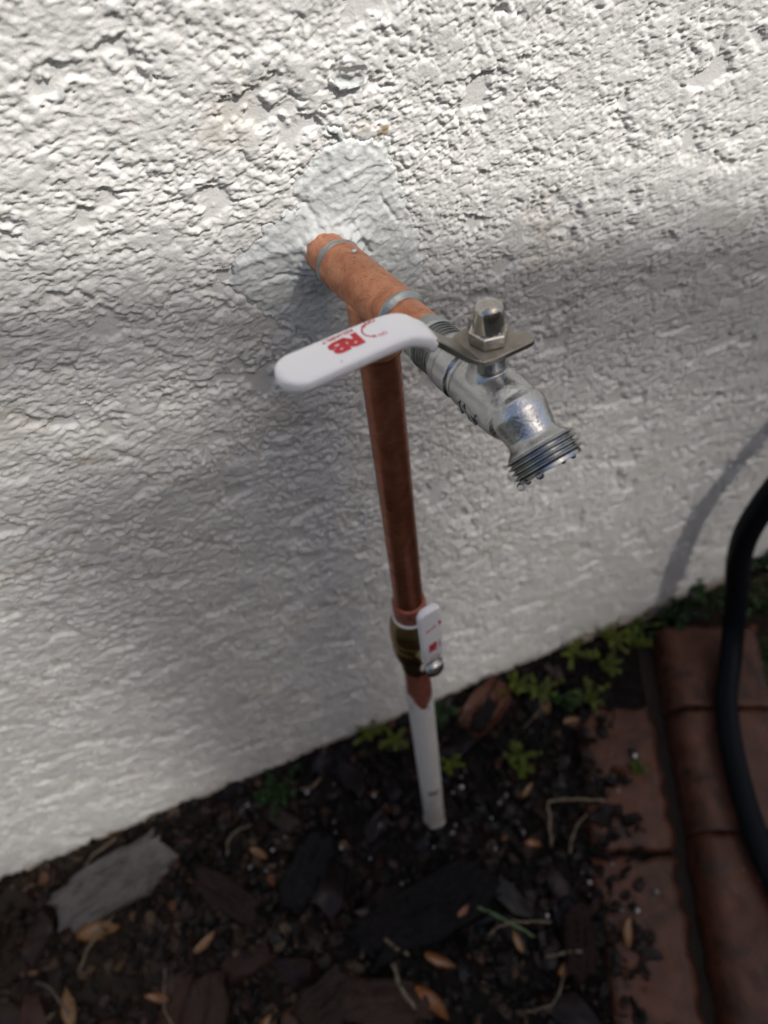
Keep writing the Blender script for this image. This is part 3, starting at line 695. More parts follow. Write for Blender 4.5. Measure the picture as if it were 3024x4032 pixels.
# ------------------------------------------------------------------ water drops on the outlet
t = NT('water'); t.set(Base_Color=(.95, .97, .98), Roughness=.02); t.b.inputs['Transmission Weight'].default_value = 1.0; t.b.inputs['IOR'].default_value = 1.33
M_WATER = t.m
def drop_mesh(r, L):
    V, Fc = lathe((0, 0, 0), (0, 0, -1), [(-.3 * r, .35 * r), (0, .62 * r), (.35 * r * L, .86 * r), (.8 * r * L, r), (1.25 * r * L, .93 * r), (1.6 * r * L, .62 * r), (1.76 * r * L, .28 * r), (1.8 * r * L, .05 * r)], 20)
    return mesh_from('water_drop', V, Fc, M_WATER)
fe1, fe2, _ = frame_from(NAX, UA)
LOWD = -UA - NAX * (-UA @ NAX); LOWD /= np.linalg.norm(LOWD); SIDE = np.cross(NAX, LOWD)
if SIDE @ XA < 0: SIDE = -SIDE
drops = [(-80, 1.25, 1.15, 'largest water drop hanging from the low left corner of the faucet outlet'),
         (-38, 1.0, .8, 'long flat water bead under the outlet rim beside the hanging drop'),
         (-10, 1.35, .8, 'round clear water drop at the middle of the outlet rim'),
         (35, .85, .8, 'small water drop right of the middle of the outlet rim'),
         (58, .95, .8, 'water drop at the right end of the outlet rim')]
for a_, r_, L_, lab in drops:
    a_ = math.radians(a_); dirv = (SIDE * math.sin(a_) + LOWD * 0 + 0 * NAX)
    view = np.array([-.55, -.35, .75]); nearv = view - NAX * (view @ NAX); nearv /= np.linalg.norm(nearv); sd_ = np.cross(NAX, nearv); sd_ = sd_ if sd_ @ XA > 0 else -sd_
    p = An(10.2 + 7.3) + (sd_ * math.sin(a_) + nearv * math.cos(a_)) * 9.5
    tag(link('water_drop', drop_mesh(r_, L_), None, p), lab, 'water drop', 'water drops on the faucet outlet')

# ------------------------------------------------------------------ hose
M_HOSE = mat_plain('black_rubber', (.004, .005, .007), (.007, .008, .011), .4, 60, 700, .0001, .06)
pts = [(440, -46, 640), (396, -40, 520), (345, -36, 390), (309, -34, 285), (301, -33, 210), (310, -36, 150), (322, -44, 100), (322, -60, 62), (307, -86, 42), (283, -116, 37), (261, -156, 37), (242, -205, 37), (230, -255, 37), (232, -320, 32), (280, -400, 22), (360, -470, 16), (520, -520, 14)]
hv = tube(catmull(pts, 9), 10.0, 24)
tag(link('garden_hose', mesh_from('garden_hose', hv[0], hv[1], M_HOSE)), 'black rubber garden hose lying over the brick border and up the wall', 'hose')

# ------------------------------------------------------------------ bark, leaves, twigs, weeds, glint specks
def ground_z(x, y): return float(soil_height(np.array([x]), np.array([y]))[0])
M_BARK_WET = mat_varied('wet_bark', [(.003, .003, .0045), (.007, .005, .006), (.017, .007, .006), (.009, .007, .008), (.005, .005, .0065)], .34, 240, .0024, (1, 4, 1), 0.0, .15)
M_BARK_DRY = mat_varied('dry_bark', [(.024, .016, .012), (.042, .025, .019), (.017, .011, .010), (.038, .016, .012), (.066, .045, .033)], .6, 240, .0020, (1, 4, 1), 0.0, .2)
M_BARK_GREY = mat_varied('grey_bark', [(.085, .075, .072), (.10, .088, .084)], .55, 200, .0016, (1, 3, 1), .1)
M_LEAF = mat_varied('dry_leaf', [(.22, .08, .015), (.14, .05, .012), (.22, .12, .045), (.16, .085, .035), (.19, .055, .01)], .45, 300, .0005, (1, 1, 1), .2)
M_TWIG = mat_varied('straw', [(.14, .10, .058), (.09, .067, .042), (.17, .13, .08), (.065, .05, .036)], .55, 500, .0004)
M_GREEN = mat_varied('weed_green', [(.10, .135, .011), (.13, .165, .015), (.075, .115, .013), (.15, .17, .02)], .45, 500, .0003)
M_DKGREEN = mat_varied('moss_green', [(.012, .035, .008), (.02, .05, .012), (.03, .06, .012)], .5, 500, .0003)
M_GLINT = mat_varied('pale_glint', [(.12, .11, .11), (.25, .25, .26), (.60, .60, .62), (.18, .17, .16)], .3)

def bark_mesh(seed, mat, L=1.0, W=.55, H=.22, n=11):
    r_ = np.random.default_rng(seed); a_ = np.sort(np.linspace(0, 2 * np.pi, n, endpoint=False) + r_.uniform(-.2, .2, n)); 
    rad = 1 + r_.uniform(-.28, .18, n); o_ = np.column_stack([np.sign(np.cos(a_)) * np.abs(np.cos(a_)) ** .6 * rad * L / 2, np.sign(np.sin(a_)) * np.abs(np.sin(a_)) ** .7 * rad * W / 2])
    V = []; bend = r_.uniform(-.3, .3)
    for k, (sc, z) in enumerate(((.92, -H / 2), (1.0, 0), (.86, H / 2), (.4, H * .62))):
        for p in o_: V.append((p[0] * sc, p[1] * sc, z + r_.uniform(-.12, .12) * H + bend * p[0] * p[0] / L))
    V.append((0, 0, H * .6)); c = len(V) - 1; Fc = [tuple(range(n - 1, -1, -1))]
    for k in range(3):
        for i in range(n): j = (i + 1) % n; Fc.append((k * n + i, k * n + j, (k + 1) * n + j, (k + 1) * n + i))
    for i in range(n): Fc.append((3 * n + i, 3 * n + (i + 1) % n, c))
    me = mesh_from('bark_chip', np.array(V), Fc, mat); return crease(me, 45)

def place(name, me, x, y, z, rz, sc, tilt=(0, 0), label=None, cat=None, group=None):
    o = link(name, me, None, (x, y, z)); o.rotation_euler = (tilt[0], tilt[1], rz)
    o.scale = (sc, sc, sc) if np.isscalar(sc) else sc
    tag(o, label, cat, group); return o

def slab_mesh(seed, mat, L, W, H):
    """a split bark plate: ragged outline, fibrous ridges along its length"""
    r_ = np.random.default_rng(seed); n, rg = 40, 9; th = np.linspace(0, 2 * np.pi, n, endpoint=False); o_ = seed * 3.7
    rad = 1 + .16 * noise(np.cos(th) * 1.6 + o_, np.sin(th) * 1.6, seed) + .12 * noise(np.cos(th) * 5 + o_, np.sin(th) * 5, seed + 1)
    ox = np.sign(np.cos(th)) * np.abs(np.cos(th)) ** .55 * rad * L / 2; oy = np.sign(np.sin(th)) * np.abs(np.sin(th)) ** .6 * rad * W / 2; V = []
    for k in range(rg, 0, -1):
        q = k / rg; x = ox * q; y = oy * q
        z = H * (.75 + .5 * fbm(x / 40 + o_, y / 9, 3, seed + 2) + .45 * noise(x / 60 + o_, y / 5, seed + 3)) + .16 * H * noise(x / 5, y / 5 + o_, seed + 4) + 4e-3 * x * x * H / L * 2
        if k == rg: z = z - H * .45
        V.append(np.column_stack([x, y, z]))
    V = [np.column_stack([ox * .93, oy * .93, np.full(n, -H * .6)])] + V; V = np.concatenate(V); c = len(V); V = np.vstack([V, [0, 0, H * .8]])
    Fc = [tuple(range(n - 1, -1, -1))]
    for k in range(rg):
        for i in range(n): j = (i + 1) % n; Fc.append((k * n + i, k * n + j, (k + 1) * n + j, (k + 1) * n + i))
    for i in range(n): Fc.append((rg * n + i, rg * n + (i + 1) % n, c))
    return crease(mesh_from('bark_slab', V, Fc, mat), 50)
# big pieces one can pick out
for name, args, pos, rz, tl, lab in [
    ('bark_slab', (11, M_BARK_GREY, 104, 46, 8), (-276, -42, 13), .16, (.16, -.05), 'large flat grey bark slab leaning by the wall base'),
    ('bark_slab', (12, M_BARK_WET, 128, 50, 9), (-34, -165, 9), .05, (.05, .03), 'large wet black bark slab in front of the white pipe'),
    ('bark_slab', (13, M_BARK_DRY, 62, 34, 9), (-228, -168, 9), 1.2, (.1, .1), 'brown grey bark slab with a pale centre at the lower left'),
    ('bark_slab', (14, M_BARK_DRY, 50, 38, 8), (-134, -194, 9), .3, (.08, -.06), 'reddish brown squarish bark slab at the bottom edge'),
    ('bark_slab', (15, M_BARK_DRY, 72, 34, 8), (-92, -212, 7), -.4, (.1, .1), 'brown bark slab under the pale forked straw'),
    ('bark_slab', (17, M_BARK_WET, 70, 30, 8), (-118, -96, 8), .7, (.1, -.1), 'dark wet bark slab between the curled straw and the pipe'),
    ('bark_slab', (18, M_BARK_DRY, 64, 26, 8), (-190, -88, 8), -.9, (.1, .1), 'narrow reddish bark slab right of the grey slab'),
    ('bark_slab', (19, M_BARK_WET, 60, 26, 8), (70, -232, 7), 1.1, (.05, .1), 'narrow wet bark slab against the lower brick'),
    ('brick_shard', (16, M_BRICK, 64, 34, 12), (84, -28, 8), .45, (.1, -.1), 'broken red brick shard by the wall behind the pipe'),
    ('bark_slab', (20, M_BARK_WET, 36, 13, 6), (78, -38, 19), .55, (.1, 0), 'black bark piece resting on the red brick shard')]:
    place(name, slab_mesh(*args), *pos, rz, 1.0, tl, lab, 'brick' if name == 'brick_shard' else 'bark')

wet_var = [bark_mesh(600 + i, M_BARK_WET, 1, random.uniform(.35, .7), random.uniform(.10, .24)) for i in range(14)]
dry_var = [bark_mesh(640 + i, M_BARK_DRY, 1, random.uniform(.35, .7), random.uniform(.10, .24)) for i in range(12)]
LANDMARKS = [('the foot of the white pipe', 0, -101), ('the large grey bark slab', -276, -42), ('the large wet black bark slab', -34, -165), ('the red brick shard', 84, -28), ('the curled tan straw', -168, -50),
             ('the hooked grey twig', 98, -140), ('the reddish squarish slab', -134, -194), ('the pale-centred bark slab', -228, -168), ('the feathery weeds', 150, -45), ('the mossy weed at the wall', -118, -22),
             ('the crossed grass blades', 24, -200), ('the left edge of the photo', -380, -100), ('the lower left corner', -350, -210), ('the hose', 320, -40), ('the bottom edge by the lower brick', 50, -290), ('the bottom edge', -70, -270)]
def chip_label(tone, sc, x, y, what='bark chip'):
    size = 'small' if sc < 22 else ('medium' if sc < 32 else 'large'); nm, lx, ly = min(LANDMARKS, key=lambda q: (q[1] - x) ** 2 + (q[2] - y) ** 2)
    dx, dy = x - lx, y - ly
    side = 'right beside' if math.hypot(dx, dy) < 28 else ('left of' if dx < -abs(dy) else ('right of' if dx > abs(dy) else ('behind' if dy > 0 else 'in front of')))
    if 'edge' in nm or 'corner' in nm: side = 'near'
    return f'{size} {tone} {what} {side} {nm}'
cnt = 0; tries = 0
while cnt < 290 and tries < 5000:
    tries += 1
    x = random.uniform(-430, 330); y = random.uniform(-380, -4)
    tt = (x - BR_O[0]) * BR_N[0] + (y - BR_O[1]) * BR_N[1]
    if -82 < tt < 102 and y < -18: continue
    if math.hypot(x, y + 101) < 22: continue
    pd = 1 / (1 + math.exp((x + 170) / 45)); dry = random.random() < pd * .8 + .10
    if tt > 90: dry = True
    sc = random.choice([random.uniform(16, 30)] * 3 + [random.uniform(30, 52)])
    lab, grp = ((chip_label('brown', sc, x, y), 'dry bark chips in the mulch bed') if dry else (chip_label('wet black', sc, x, y), 'wet bark chips in the mulch bed'))
    place('bark_chip', random.choice(dry_var if dry else wet_var), x, y, ground_z(x, y) + sc * .07, random.uniform(0, 6.28), (sc, sc, sc), (random.uniform(-.35, .35), random.uniform(-.35, .35)), lab, 'bark', grp); cnt += 1
# crumbs and splinters: too many to count
def mat_crumb(name, stops):
    t = NT(name); c = t.ramp(t.attr('tone'), stops); c = t.mix(1.0, c, t.ramp(t.noise(260, 4, .6), [(.3, .5), (.7, 1.4)]), 'MULTIPLY')
    t.set(Base_Color=c, Roughness=.5); t.b.inputs['Specular IOR Level'].default_value = .2; t.bump(t.noise(500, 4), .0008, .8); return t.m
M_CRUMB_WET = mat_crumb('wet_crumb', [(0, (.002, .002, .003)), (.5, (.007, .005, .005)), (.74, (.018, .007, .006)), (.88, (.013, .011, .011)), (.96, (.045, .028, .018)), (1, (.08, .03, .012))])
M_CRUMB_DRY = mat_crumb('dry_crumb', [(0, (.004, .003, .003)), (.4, (.012, .008, .006)), (.66, (.023, .012, .009)), (.86, (.038, .025, .018)), (.96, (.08, .058, .036)), (1, (.08, .03, .013))])
def crumbs(name, mat, n_, xr, yr, label):
    V = []; F_ = []; T = []; r_ = np.random.default_rng(5 + n_); o_ = 0; m_ = 7
    xs = r_.uniform(*xr, n_); ys = r_.uniform(*yr, n_); zs = soil_height(xs, ys)
    for k in range(n_):
        x, y = xs[k], ys[k]; tt = (x - BR_O[0]) * BR_N[0] + (y - BR_O[1]) * BR_N[1]
        lim = -52 + 22 * float(noise(np.array([x / 30.0]), np.array([y / 30.0]), 77)[0]) + r_.normal(0, 7)
        if lim < tt < 100 and y < -22: continue
        if tt > -84 and y < -40: zs[k] = max(zs[k], 4.0)
        L_ = r_.uniform(4, 17) if r_.random() < .6 else r_.uniform(2, 6); W_ = L_ * r_.uniform(.22, .75); H_ = L_ * r_.uniform(.08, .28)
        a_ = np.linspace(0, 2 * np.pi, m_, endpoint=False) + r_.uniform(0, 1); rad = r_.uniform(.65, 1.15, m_)
        p = np.column_stack([np.cos(a_) * rad * L_ / 2, np.sin(a_) * rad * W_ / 2]); v_ = np.concatenate([np.column_stack([p, np.full(m_, -H_)]), np.column_stack([p * .85, H_ * r_.uniform(.5, 1.2, m_)])])
        tx, ty, rz = r_.normal(0, .28), r_.normal(0, .28), r_.uniform(0, 6.28); cz, sz = math.cos(rz), math.sin(rz)
        v_ = np.column_stack([v_[:, 0], v_[:, 1] - tx * v_[:, 2], v_[:, 2] + tx * v_[:, 1] + ty * v_[:, 0]])
        v_ = np.column_stack([v_[:, 0] * cz - v_[:, 1] * sz + x, v_[:, 0] * sz + v_[:, 1] * cz + y, v_[:, 2] + zs[k] + r_.uniform(.5, 5)])
        V.append(v_); F_.append(tuple(range(o_ + m_, o_ + 2 * m_))); F_ += [(o_ + i, o_ + (i + 1) % m_, o_ + m_ + (i + 1) % m_, o_ + m_ + i) for i in range(m_)]
        T += [r_.random()] * (2 * m_); o_ += 2 * m_
    me = mesh_from(name, np.concatenate(V), F_, mat, False); at = me.attributes.new('tone', 'FLOAT', 'POINT'); at.data.foreach_set('value', np.array(T, np.float32))
    tag(link(name, me), label, 'mulch', kind='stuff')
crumbs('mulch_crumbs', M_CRUMB_WET, 5200, (-230, 330), (-370, -1), 'fine wet black mulch crumbs over the soil')
crumbs('mulch_crumbs', M_CRUMB_DRY, 3400, (-440, -110), (-330, -1), 'fine brown mulch crumbs over the soil at the left')

def leaf_mesh(seed, mat, curl=.18):
    r_ = np.random.default_rng(seed); n_ = 9; V = []; Fc = []
    b1, b2 = r_.uniform(-.25, .25, 2)
    for i in range(n_):
        t_ = i / (n_ - 1); w = .21 * math.sin(math.pi * min(1, t_ * .93 + .05)) ** .8 * (1 - .25 * t_) + .01
        yy = b1 * (t_ - .5) ** 2; z = curl * (4 * (t_ - .5) ** 2 - .3) + b2 * .2 * math.sin(t_ * 5)
        for s_ in (-1, -.5, 0, .5, 1): V.append((t_ - .5, yy + w * s_ + .01 * r_.normal(), z + .35 * w * (abs(s_) ** 1.5) + .008 * r_.normal()))
    for i in range(n_ - 1):
        for k in range(4): Fc.append((i * 5 + k, (i + 1) * 5 + k, (i + 1) * 5 + k + 1, i * 5 + k + 1))
    m_ = len(V); V += [(p[0], p[1], p[2] - .012) for p in V]; Fc += [tuple(i + m_ for i in q[::-1]) for q in Fc]
    edge = [k for k in range(5)] + [i * 5 + 4 for i in range(1, n_)] + [(n_ - 1) * 5 + k for k in (3, 2, 1, 0)] + [i * 5 for i in range(n_ - 2, 0, -1)]
    for k in range(len(edge)): a_, b_ = edge[k], edge[(k + 1) % len(edge)]; Fc.append((a_, a_ + m_, b_ + m_, b_))
    return mesh_from('dry_leaf', np.array(V), Fc, mat)
leaf_var = [leaf_mesh(700 + i, M_LEAF, random.uniform(.05, .28)) for i in range(7)]
leaves = [(-154, -68, -.9, 19, 'orange dry leaf beside the curled straw near the wall'), (-41, -202, -.75, 27, 'bright orange leaf in front of the large black bark slab'),
          (-57, -226, -1.1, 34, 'long pale tan leaf at the bottom edge under the orange leaf'), (108, -241, .95, 24, 'tan leaf lying on the rough lower brick'),
          (-297, -74, -.15, 34, 'wide tan leaf below the grey bark slab'), (87, -111, .5, 17, 'orange brown leaf right of the white pipe foot'),
          (-188, -196, .9, 36, 'pale yellow leaf standing at the bottom edge on the left'), (-330, -120, 1.45, 30, 'reddish leaf at the far left of the mulch'),
          (-215, -118, .5, 22, 'curled brown leaf between the brown bark chips'), (-98, -232, .6, 32, 'folded orange leaf at the bottom left of the black slab'),
          (56, -245, .2, 26, 'amber leaf at the bottom edge near the brick border'), (24, -213, 1.6, 18, 'dark red leaf right of the crossed grass blades'),
          (140, -46, 1.2, 22, 'pale leaf caught among the weeds by the wall'), (158, -70, -.3, 20, 'brown leaf under the weed clump by the bricks'),
          (368, -58, .3, 20, 'orange leaf behind the garden hose'), (-8, -178, .4, 13, 'small orange leaf on the end of the black bark slab'),
          (-120, -120, 2.2, 15, 'small brown leaf in the dark mulch left of the pipe'), (-352, -170, .4, 38, 'large tan leaf at the lower left corner'),
          (72, -152, -.6, 15, 'small tan leaf right of the black bark slab'), (-262, -140, 2.6, 20, 'light brown leaf chip in the left mulch')]
for i, (x, y, rz, L_, lab) in enumerate(leaves):
    z = ground_z(x, y) + 9; z = 14 if 'lower brick' in lab else (20 if 'end of the black' in lab else z)
    place('dry_leaf', leaf_var[i % 7], x, y, z, rz, (L_, L_ * random.uniform(.8, 1.2), L_), (random.uniform(-.3, .3), random.uniform(-.3, .3)), lab, 'leaf', 'dry leaves on the ground')

twigs = [([(-86, -158, 14), (-74, -176, 17), (-62, -190, 14)], 2.3, 'pale straw stalk bent above the forked straw'),
         ([(-76, -188, 12), (-78, -205, 15), (-72, -226, 12)], 3.0, 'forked pale straw husk left of the orange leaf'),
         ([(0, -176, 13), (20, -196, 16), (38, -217, 12)], 1.7, 'green grass blade crossing a pale straw'),
         ([(2, -200, 12), (26, -200, 16), (56, -212, 13)], 1.7, 'pale straw lying under the green grass blade'),
         ([(84, -160, 9), (92, -140, 15), (98, -128, 17), (122, -136, 16), (146, -146, 14)], 2.2, 'bent grey twig with a hooked end by the lower brick'),
         ([(96, -172, 8), (106, -158, 13), (126, -148, 13)], 1.7, 'short grey twig beneath the hooked twig'),
         ([(-182, -60, 8), (-172, -46, 13), (-152, -42, 10)], 2.0, 'curled tan straw near the wall left of the orange leaf'),
         ([(-318, -98, 9), (-300, -80, 14), (-282, -68, 12)], 1.8, 'thin pale twig below the grey bark slab end'),
         ([(-300, -24, 12), (-286, -16, 20), (-266, -12, 22)], 1.7, 'tan twig propped on the grey bark slab by the wall'),
         ([(-160, -202, 9), (-146, -214, 13), (-134, -226, 10)], 1.8, 'pale splinter at the bottom edge left of centre'),
         ([(6, -258, 8), (30, -262, 12), (48, -246, 10)], 1.5, 'pale curved root at the bottom edge'),
         ([(38, -232, 9), (58, -236, 13), (80, -246, 9)], 2.3, 'tan broken stalk near the bottom by the brick'),
         ([(-104, -30, 8), (-92, -34, 12), (-82, -28, 10)], 1.9, 'short white straw in the dark soil near the wall'),
         ([(108, -60, 10), (130, -52, 22), (150, -30, 30)], .9, 'thin dry stem arching through the weeds'),
         ([(-352, -92, 9), (-338, -104, 14), (-330, -126, 9)], 1.6, 'bleached twig at the left edge of the mulch'),
         ([(-250, -120, 9), (-256, -150, 14), (-250, -176, 10)], 1.2, 'thin bleached stem running toward the lower left')]
M_GRASS = mat_plain('green_blade', (.05, .10, .04), (.09, .14, .05), .4)
for p, r_, lab in twigs:
    P = catmull(p, 6); P = P + 1.6 * np.column_stack([noise(P[:, 0] / 9, P[:, 1] / 9, 91), noise(P[:, 0] / 9, P[:, 1] / 9, 92), 0 * P[:, 0]]); rad = .62 * r_ * (1 + .25 * np.sin(np.arange(len(P)) * 1.7)); rad[0] *= .5; rad[-1] *= .4
    base = np.array([P[len(P) // 2][0], P[len(P) // 2][1], 0]); v_, f_ = tube(P, rad, 7)
    o = link('twig', mesh_from('twig', v_, f_, M_GRASS if 'green grass' in lab[:12] else M_TWIG, True, base), None, base); tag(o, lab, 'twig', 'twigs and straw on the ground')

def weed(x, y, h, n_st, spread, mat, lab, seed, lr=4.0, zb=None):
    r_ = np.random.default_rng(seed); z0 = ground_z(x, y) if zb is None else zb; b = np.array([x, y, z0]); root = empty('weed', b); tag(root, lab, 'weed', 'weeds along the wall base')
    st = []; lf = []
    for k in range(n_st):
        a_ = r_.uniform(0, 6.28); sp = spread * r_.uniform(.3, 1); tip = np.array([math.cos(a_) * sp, math.sin(a_) * sp * .8 - .1 * spread, h * r_.uniform(.55, 1)])
        P = catmull([np.zeros(3), tip * np.array([.35, .35, .6]), tip], 5); st.append(tube(P, np.linspace(.9, .4, len(P)), 5))
        for q in np.linspace(.3, 1, 6):
            c = P[int(q * (len(P) - 1))]
            for j in range(18):
                d_ = r_.normal(size=3); d_[2] = abs(d_[2]) * .5 + .2; d_ /= np.linalg.norm(d_); nn = r_.normal(size=3) * .5 + np.array([0, -.2, 1]); s_ = np.cross(d_, nn); s_ /= np.linalg.norm(s_)
                L_ = lr * r_.uniform(.6, 1.25); w = L_ * r_.uniform(.38, .5); up_ = np.cross(s_, d_)
                base_ = c + d_ * L_ * .15
                lf.append((np.array([base_, base_ + d_ * L_ * .5 + s_ * w + up_ * .15 * L_, base_ + d_ * L_, base_ + d_ * L_ * .5 - s_ * w + up_ * .15 * L_, base_ + d_ * L_ * .5]), [(0, 1, 4), (1, 2, 4), (2, 3, 4), (3, 0, 4)]))
    v_, f_ = merge(st); link('stem', mesh_from('stem', v_, f_, M_TWIG), root)
    v_, f_ = merge(lf); link('foliage', mesh_from('foliage', v_, f_, mat, False), root)
weeds = [(-28, -9, 22, 6, 17, M_GREEN, 'yellow green weed clump at the wall left of the white pipe'), (-6, -22, 18, 6, 16, M_GREEN, 'low yellow green weed right behind the white pipe'),
         (42, -20, 30, 5, 16, M_DKGREEN, 'dark green weed just right of the white pipe'), (34, -62, 18, 5, 14, M_GREEN, 'bright weed beside the foot of the white pipe'),
         (188, -12, 26, 8, 24, M_GREEN, 'wide yellow green weed hugging the wall near the bricks'), (232, -13, 26, 7, 22, M_GREEN, 'yellow green weed at the wall above the brick end'),
         (138, -33, 30, 8, 20, M_GREEN, 'tall feathery weed between the red shard and the bricks'), (182, -58, 30, 8, 18, M_GREEN, 'feathery weed leaning over the lower brick'),
         (156, -48, 22, 6, 16, M_DKGREEN, 'dark green weed between the two feathery weeds'), (94, -82, 22, 7, 16, M_GREEN, 'bright weed in the mulch left of the lower brick'),
         (190, -128, 18, 4, 10, M_GREEN, 'small lone weed in the brick joint'), (336, -12, 46, 9, 30, M_DKGREEN, 'dark green leafy weed at the wall near the hose'),
         (268, -8, 22, 6, 22, M_GREEN, 'low weed at the brown wall base beside the hose'), (292, -26, 24, 6, 20, M_DKGREEN, 'dark weed on the end of the brick border'),
         (384, -40, 40, 9, 34, M_DKGREEN, 'dark green weed thicket right of the hose'), (356, -92, 24, 8, 26, M_DKGREEN, 'dark low weed right of the bricks beside the hose'),
         (90, -92, 14, 4, 10, M_GREEN, 'tiny weed sprig in front of the bright weed'), (410, -8, 50, 9, 34, M_DKGREEN, 'dark green weed at the wall behind the hose'),
         (212, -34, 20, 6, 18, M_GREEN, 'low weed between the wall weeds and the brick border'), (250, -24, 18, 6, 16, M_GREEN, 'weed sprig at the top end of the brick border'),
         (312, -16, 34, 8, 24, M_DKGREEN, 'dark weed between the brown wall base and the hose'), (120, -22, 20, 6, 16, M_GREEN, 'weed against the wall right of the red shard'),
         (-122, -26, 12, 6, 30, M_DKGREEN, 'low mossy green weed left of the pipe near the wall')]
for i, w in enumerate(weeds): weed(w[0], w[1], w[2] * 1.25, w[3] + 3, w[4] * 1.15, *w[5:], 800 + i, 2.2 if w[5] is M_GREEN else 3.6)

# solid pale specks standing in for water glints on the ground
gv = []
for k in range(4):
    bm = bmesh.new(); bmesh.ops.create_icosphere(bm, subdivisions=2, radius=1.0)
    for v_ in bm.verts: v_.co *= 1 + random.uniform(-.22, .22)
    v_ = np.array([tuple(q.co) for q in bm.verts]); f_ = [tuple(x.index for x in q.verts) for q in bm.faces]; bm.free(); gv.append(mesh_from('glint', v_, f_, M_GLINT))
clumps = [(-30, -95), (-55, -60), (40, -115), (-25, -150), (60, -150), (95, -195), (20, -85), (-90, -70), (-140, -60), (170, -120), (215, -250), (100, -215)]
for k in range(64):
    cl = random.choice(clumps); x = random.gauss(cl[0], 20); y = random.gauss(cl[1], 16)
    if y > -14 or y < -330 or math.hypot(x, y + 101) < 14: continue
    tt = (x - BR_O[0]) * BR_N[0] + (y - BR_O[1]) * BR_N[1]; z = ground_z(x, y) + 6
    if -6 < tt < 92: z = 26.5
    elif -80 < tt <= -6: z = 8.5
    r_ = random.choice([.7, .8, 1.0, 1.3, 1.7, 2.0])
    place('glint', random.choice(gv), x, y, z, 0, (r_, r_, r_ * .8), (0, 0), ('pale speck standing in for a water glint on the brick border' if -80 < tt < 92 else chip_label('pale wet', r_ * 20, x, y, 'grit speck')), 'glint', 'pale specks standing in for water glints on the ground')

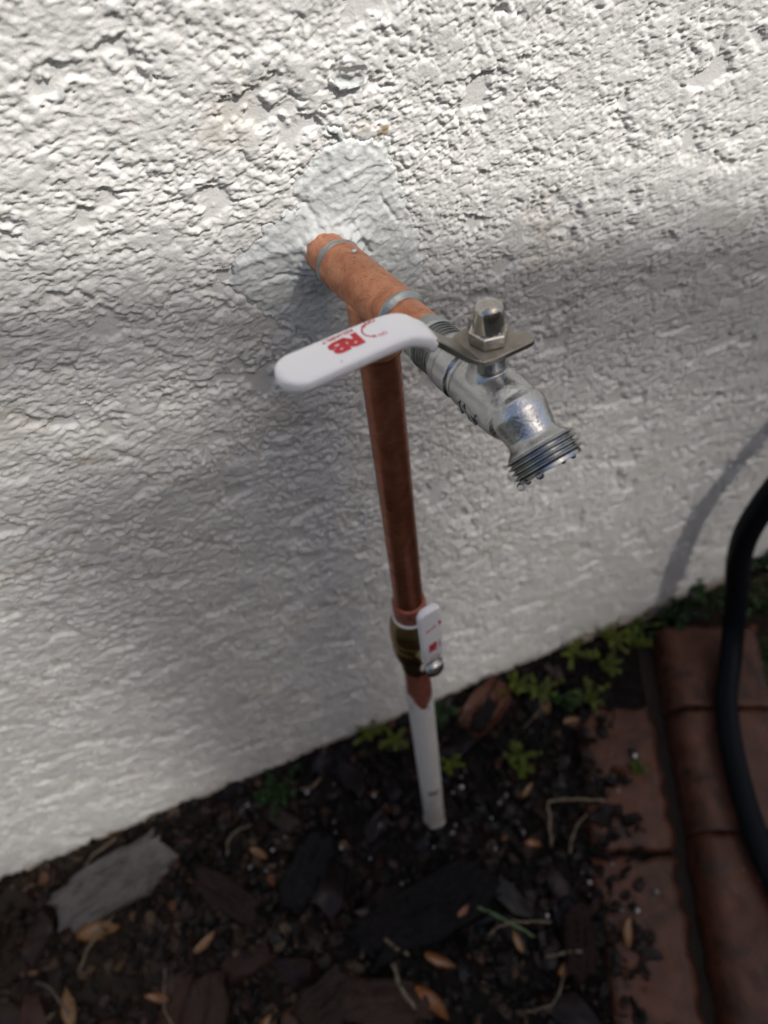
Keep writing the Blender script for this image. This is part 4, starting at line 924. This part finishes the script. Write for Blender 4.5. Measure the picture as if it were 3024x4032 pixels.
# ------------------------------------------------------------------ unseen cloth screen, added to shape the shade on the lower wall
def mat_meshcloth():                                     # invented cloth: a mapped share of the light passes straight through
    t = NT('shade_mesh'); t.set(Base_Color=(.30, .30, .29), Roughness=.9); tr = t.n.new('ShaderNodeBsdfTransparent'); mx = t.n.new('ShaderNodeMixShader'); t.t.links.new(t.attr('open'), mx.inputs[0])
    out = t.n['Material Output']; t.t.links.new(t.b.outputs[0], mx.inputs[1]); t.t.links.new(tr.outputs[0], mx.inputs[2]); t.t.links.new(mx.outputs[0], out.inputs['Surface']); return t.m
M_MESH = mat_meshcloth()
M_POST = mat_metal('painted_post', (.30, .30, .29), (.36, .36, .35), .5, 300, .00005, .3)
def build_screen():
    pd = -(np.array([0, 0, 1.0]) - SUN * SUN[2]); pd /= np.linalg.norm(pd)         # down along the canvas, square to the sun
    def top(xw): return np.array([xw, 0, 506 - .205 * (xw - 54)]) + SUN * 3300
    a, b = top(-1250.0), top(1350.0); base = np.array([*((a + b) / 2)[:2], 0])
    root = empty('added_shade_screen', base); tag(root, 'added unseen cloth screen on two posts that shapes the shade on the wall', 'shade screen')
    nu, nv = 130, 60; V = []; Fc = []; O = []
    for i in range(nu + 1):
        for j in range(nv + 1):
            u_, v_ = i / nu, j / nv; sag = 14 * math.sin(math.pi * v_) * math.sin(math.pi * u_); V.append(a + (b - a) * u_ + pd * 760 * v_ - SUN * sag)
            q = V[-1] + SUN * sag; t_ = q[1] / SUN[1]; xw, zw = q[0] - SUN[0] * t_, q[2] - SUN[2] * t_           # the spot of wall it shades
            o_ = .31 + .11 / (1 + math.exp((xw + 170) / 30)) - .12 / (1 + math.exp(-(xw - 190) / 25)) + .04 * math.sin(xw * .021 + zw * .013)
            edge = 506 - .205 * (xw - 54); right = 1 / (1 + math.exp(-(xw + 30) / 22)); left = 1 - right
            o_ += left * .40 * math.exp(-((edge - zw) / 80) ** 2)                                                  # thinned to let more sun onto the wall at the left
            o_ *= 1 - .97 * right * math.exp(-(max(edge - zw - 25, 0) / 75) ** 2)                                # closed up to darken the wall below the edge on the right
            o_ *= 1 - .96 * math.exp(-(max(abs(xw + 70) - 55, 0) / 60) ** 2) * (1 / (1 + math.exp((zw - 470) / 14)) if xw < -60 else 1)  # denser here to weaken the riser's shadow on the wall
            if zw < 30: o_ *= max(.10, 1 - (30 - zw) / 70)  # denser still over the bed, to keep the ground dark
            O.append(min(max(o_, 0), .7))
    for i in range(nu):
        for j in range(nv): c = i * (nv + 1) + j; Fc.append((c, c + nv + 1, c + nv + 2, c + 1))
    me = mesh_from('mesh_cloth', V, Fc, M_MESH, True, base); at = me.attributes.new('open', 'FLOAT', 'POINT'); at.data.foreach_set('value', np.array(O, np.float32)); link('mesh_cloth', me, root)
    d = (b - a) / np.linalg.norm(b - a)
    for p, nm in ((a, 'top_rail'), (a + pd * 760, 'bottom_rail')):
        link(nm, mesh_from(nm, *lathe(p - d * 40 - SUN * 14, d, [(0, 12), (np.linalg.norm(b - a) + 80, 12)], 16), M_POST, True, base), root)
    for p in (a - d * 30, b + d * 30):
        link('post', mesh_from('post', *lathe((p[0] - 30 * SUN[0], p[1] - 40, -120), (0, 0, 1), [(0, 22), (p[2] + 130, 22)], 20), M_POST, True, base), root)
build_screen()

M_FENCE = mat_varied('fence_wood', [(.075, .06, .05), (.10, .085, .07), (.06, .05, .042)], .8, 120, .001, (6, 6, .6))
def build_fence():  # unseen fence, added to block the low sky
    H = 1830.0; Y = -1750.0; x0, x1 = -3500.0, 4200.0; base = np.array([(x0 + x1) / 2, Y, 0])
    root = empty('sky_block_fence', base); tag(root, 'added unseen wooden board fence that blocks the low sky', 'fence')
    bw = 139.0; me = mesh_from('board', *box((0, 0, 0), bw, 18, H - 46), M_FENCE, False); n_ = int((x1 - x0) / (bw + 2))
    for i in range(n_): link('board', me, root, np.array([x0 + (i + .5) * (bw + 2), Y, (H - 46) / 2 + 6]) - base)
    link('cap_rail', mesh_from('cap_rail', *box((0, 0, 0), x1 - x0, 110, 38), M_FENCE, False), root, np.array([base[0], Y, H - 20]) - base)
    for zz in (400, 1400): link('rail', mesh_from('rail', *box((0, 0, 0), x1 - x0, 38, 89), M_FENCE, False), root, np.array([base[0], Y - 30, zz]) - base)
    pm = mesh_from('post', *box((0, 0, 0), 89, 89, H - 50), M_FENCE, False)
    for x in np.linspace(x0 + 60, x1 - 60, 5): link('post', pm, root, np.array([x, Y - 95, (H - 50) / 2]) - base)
build_fence()
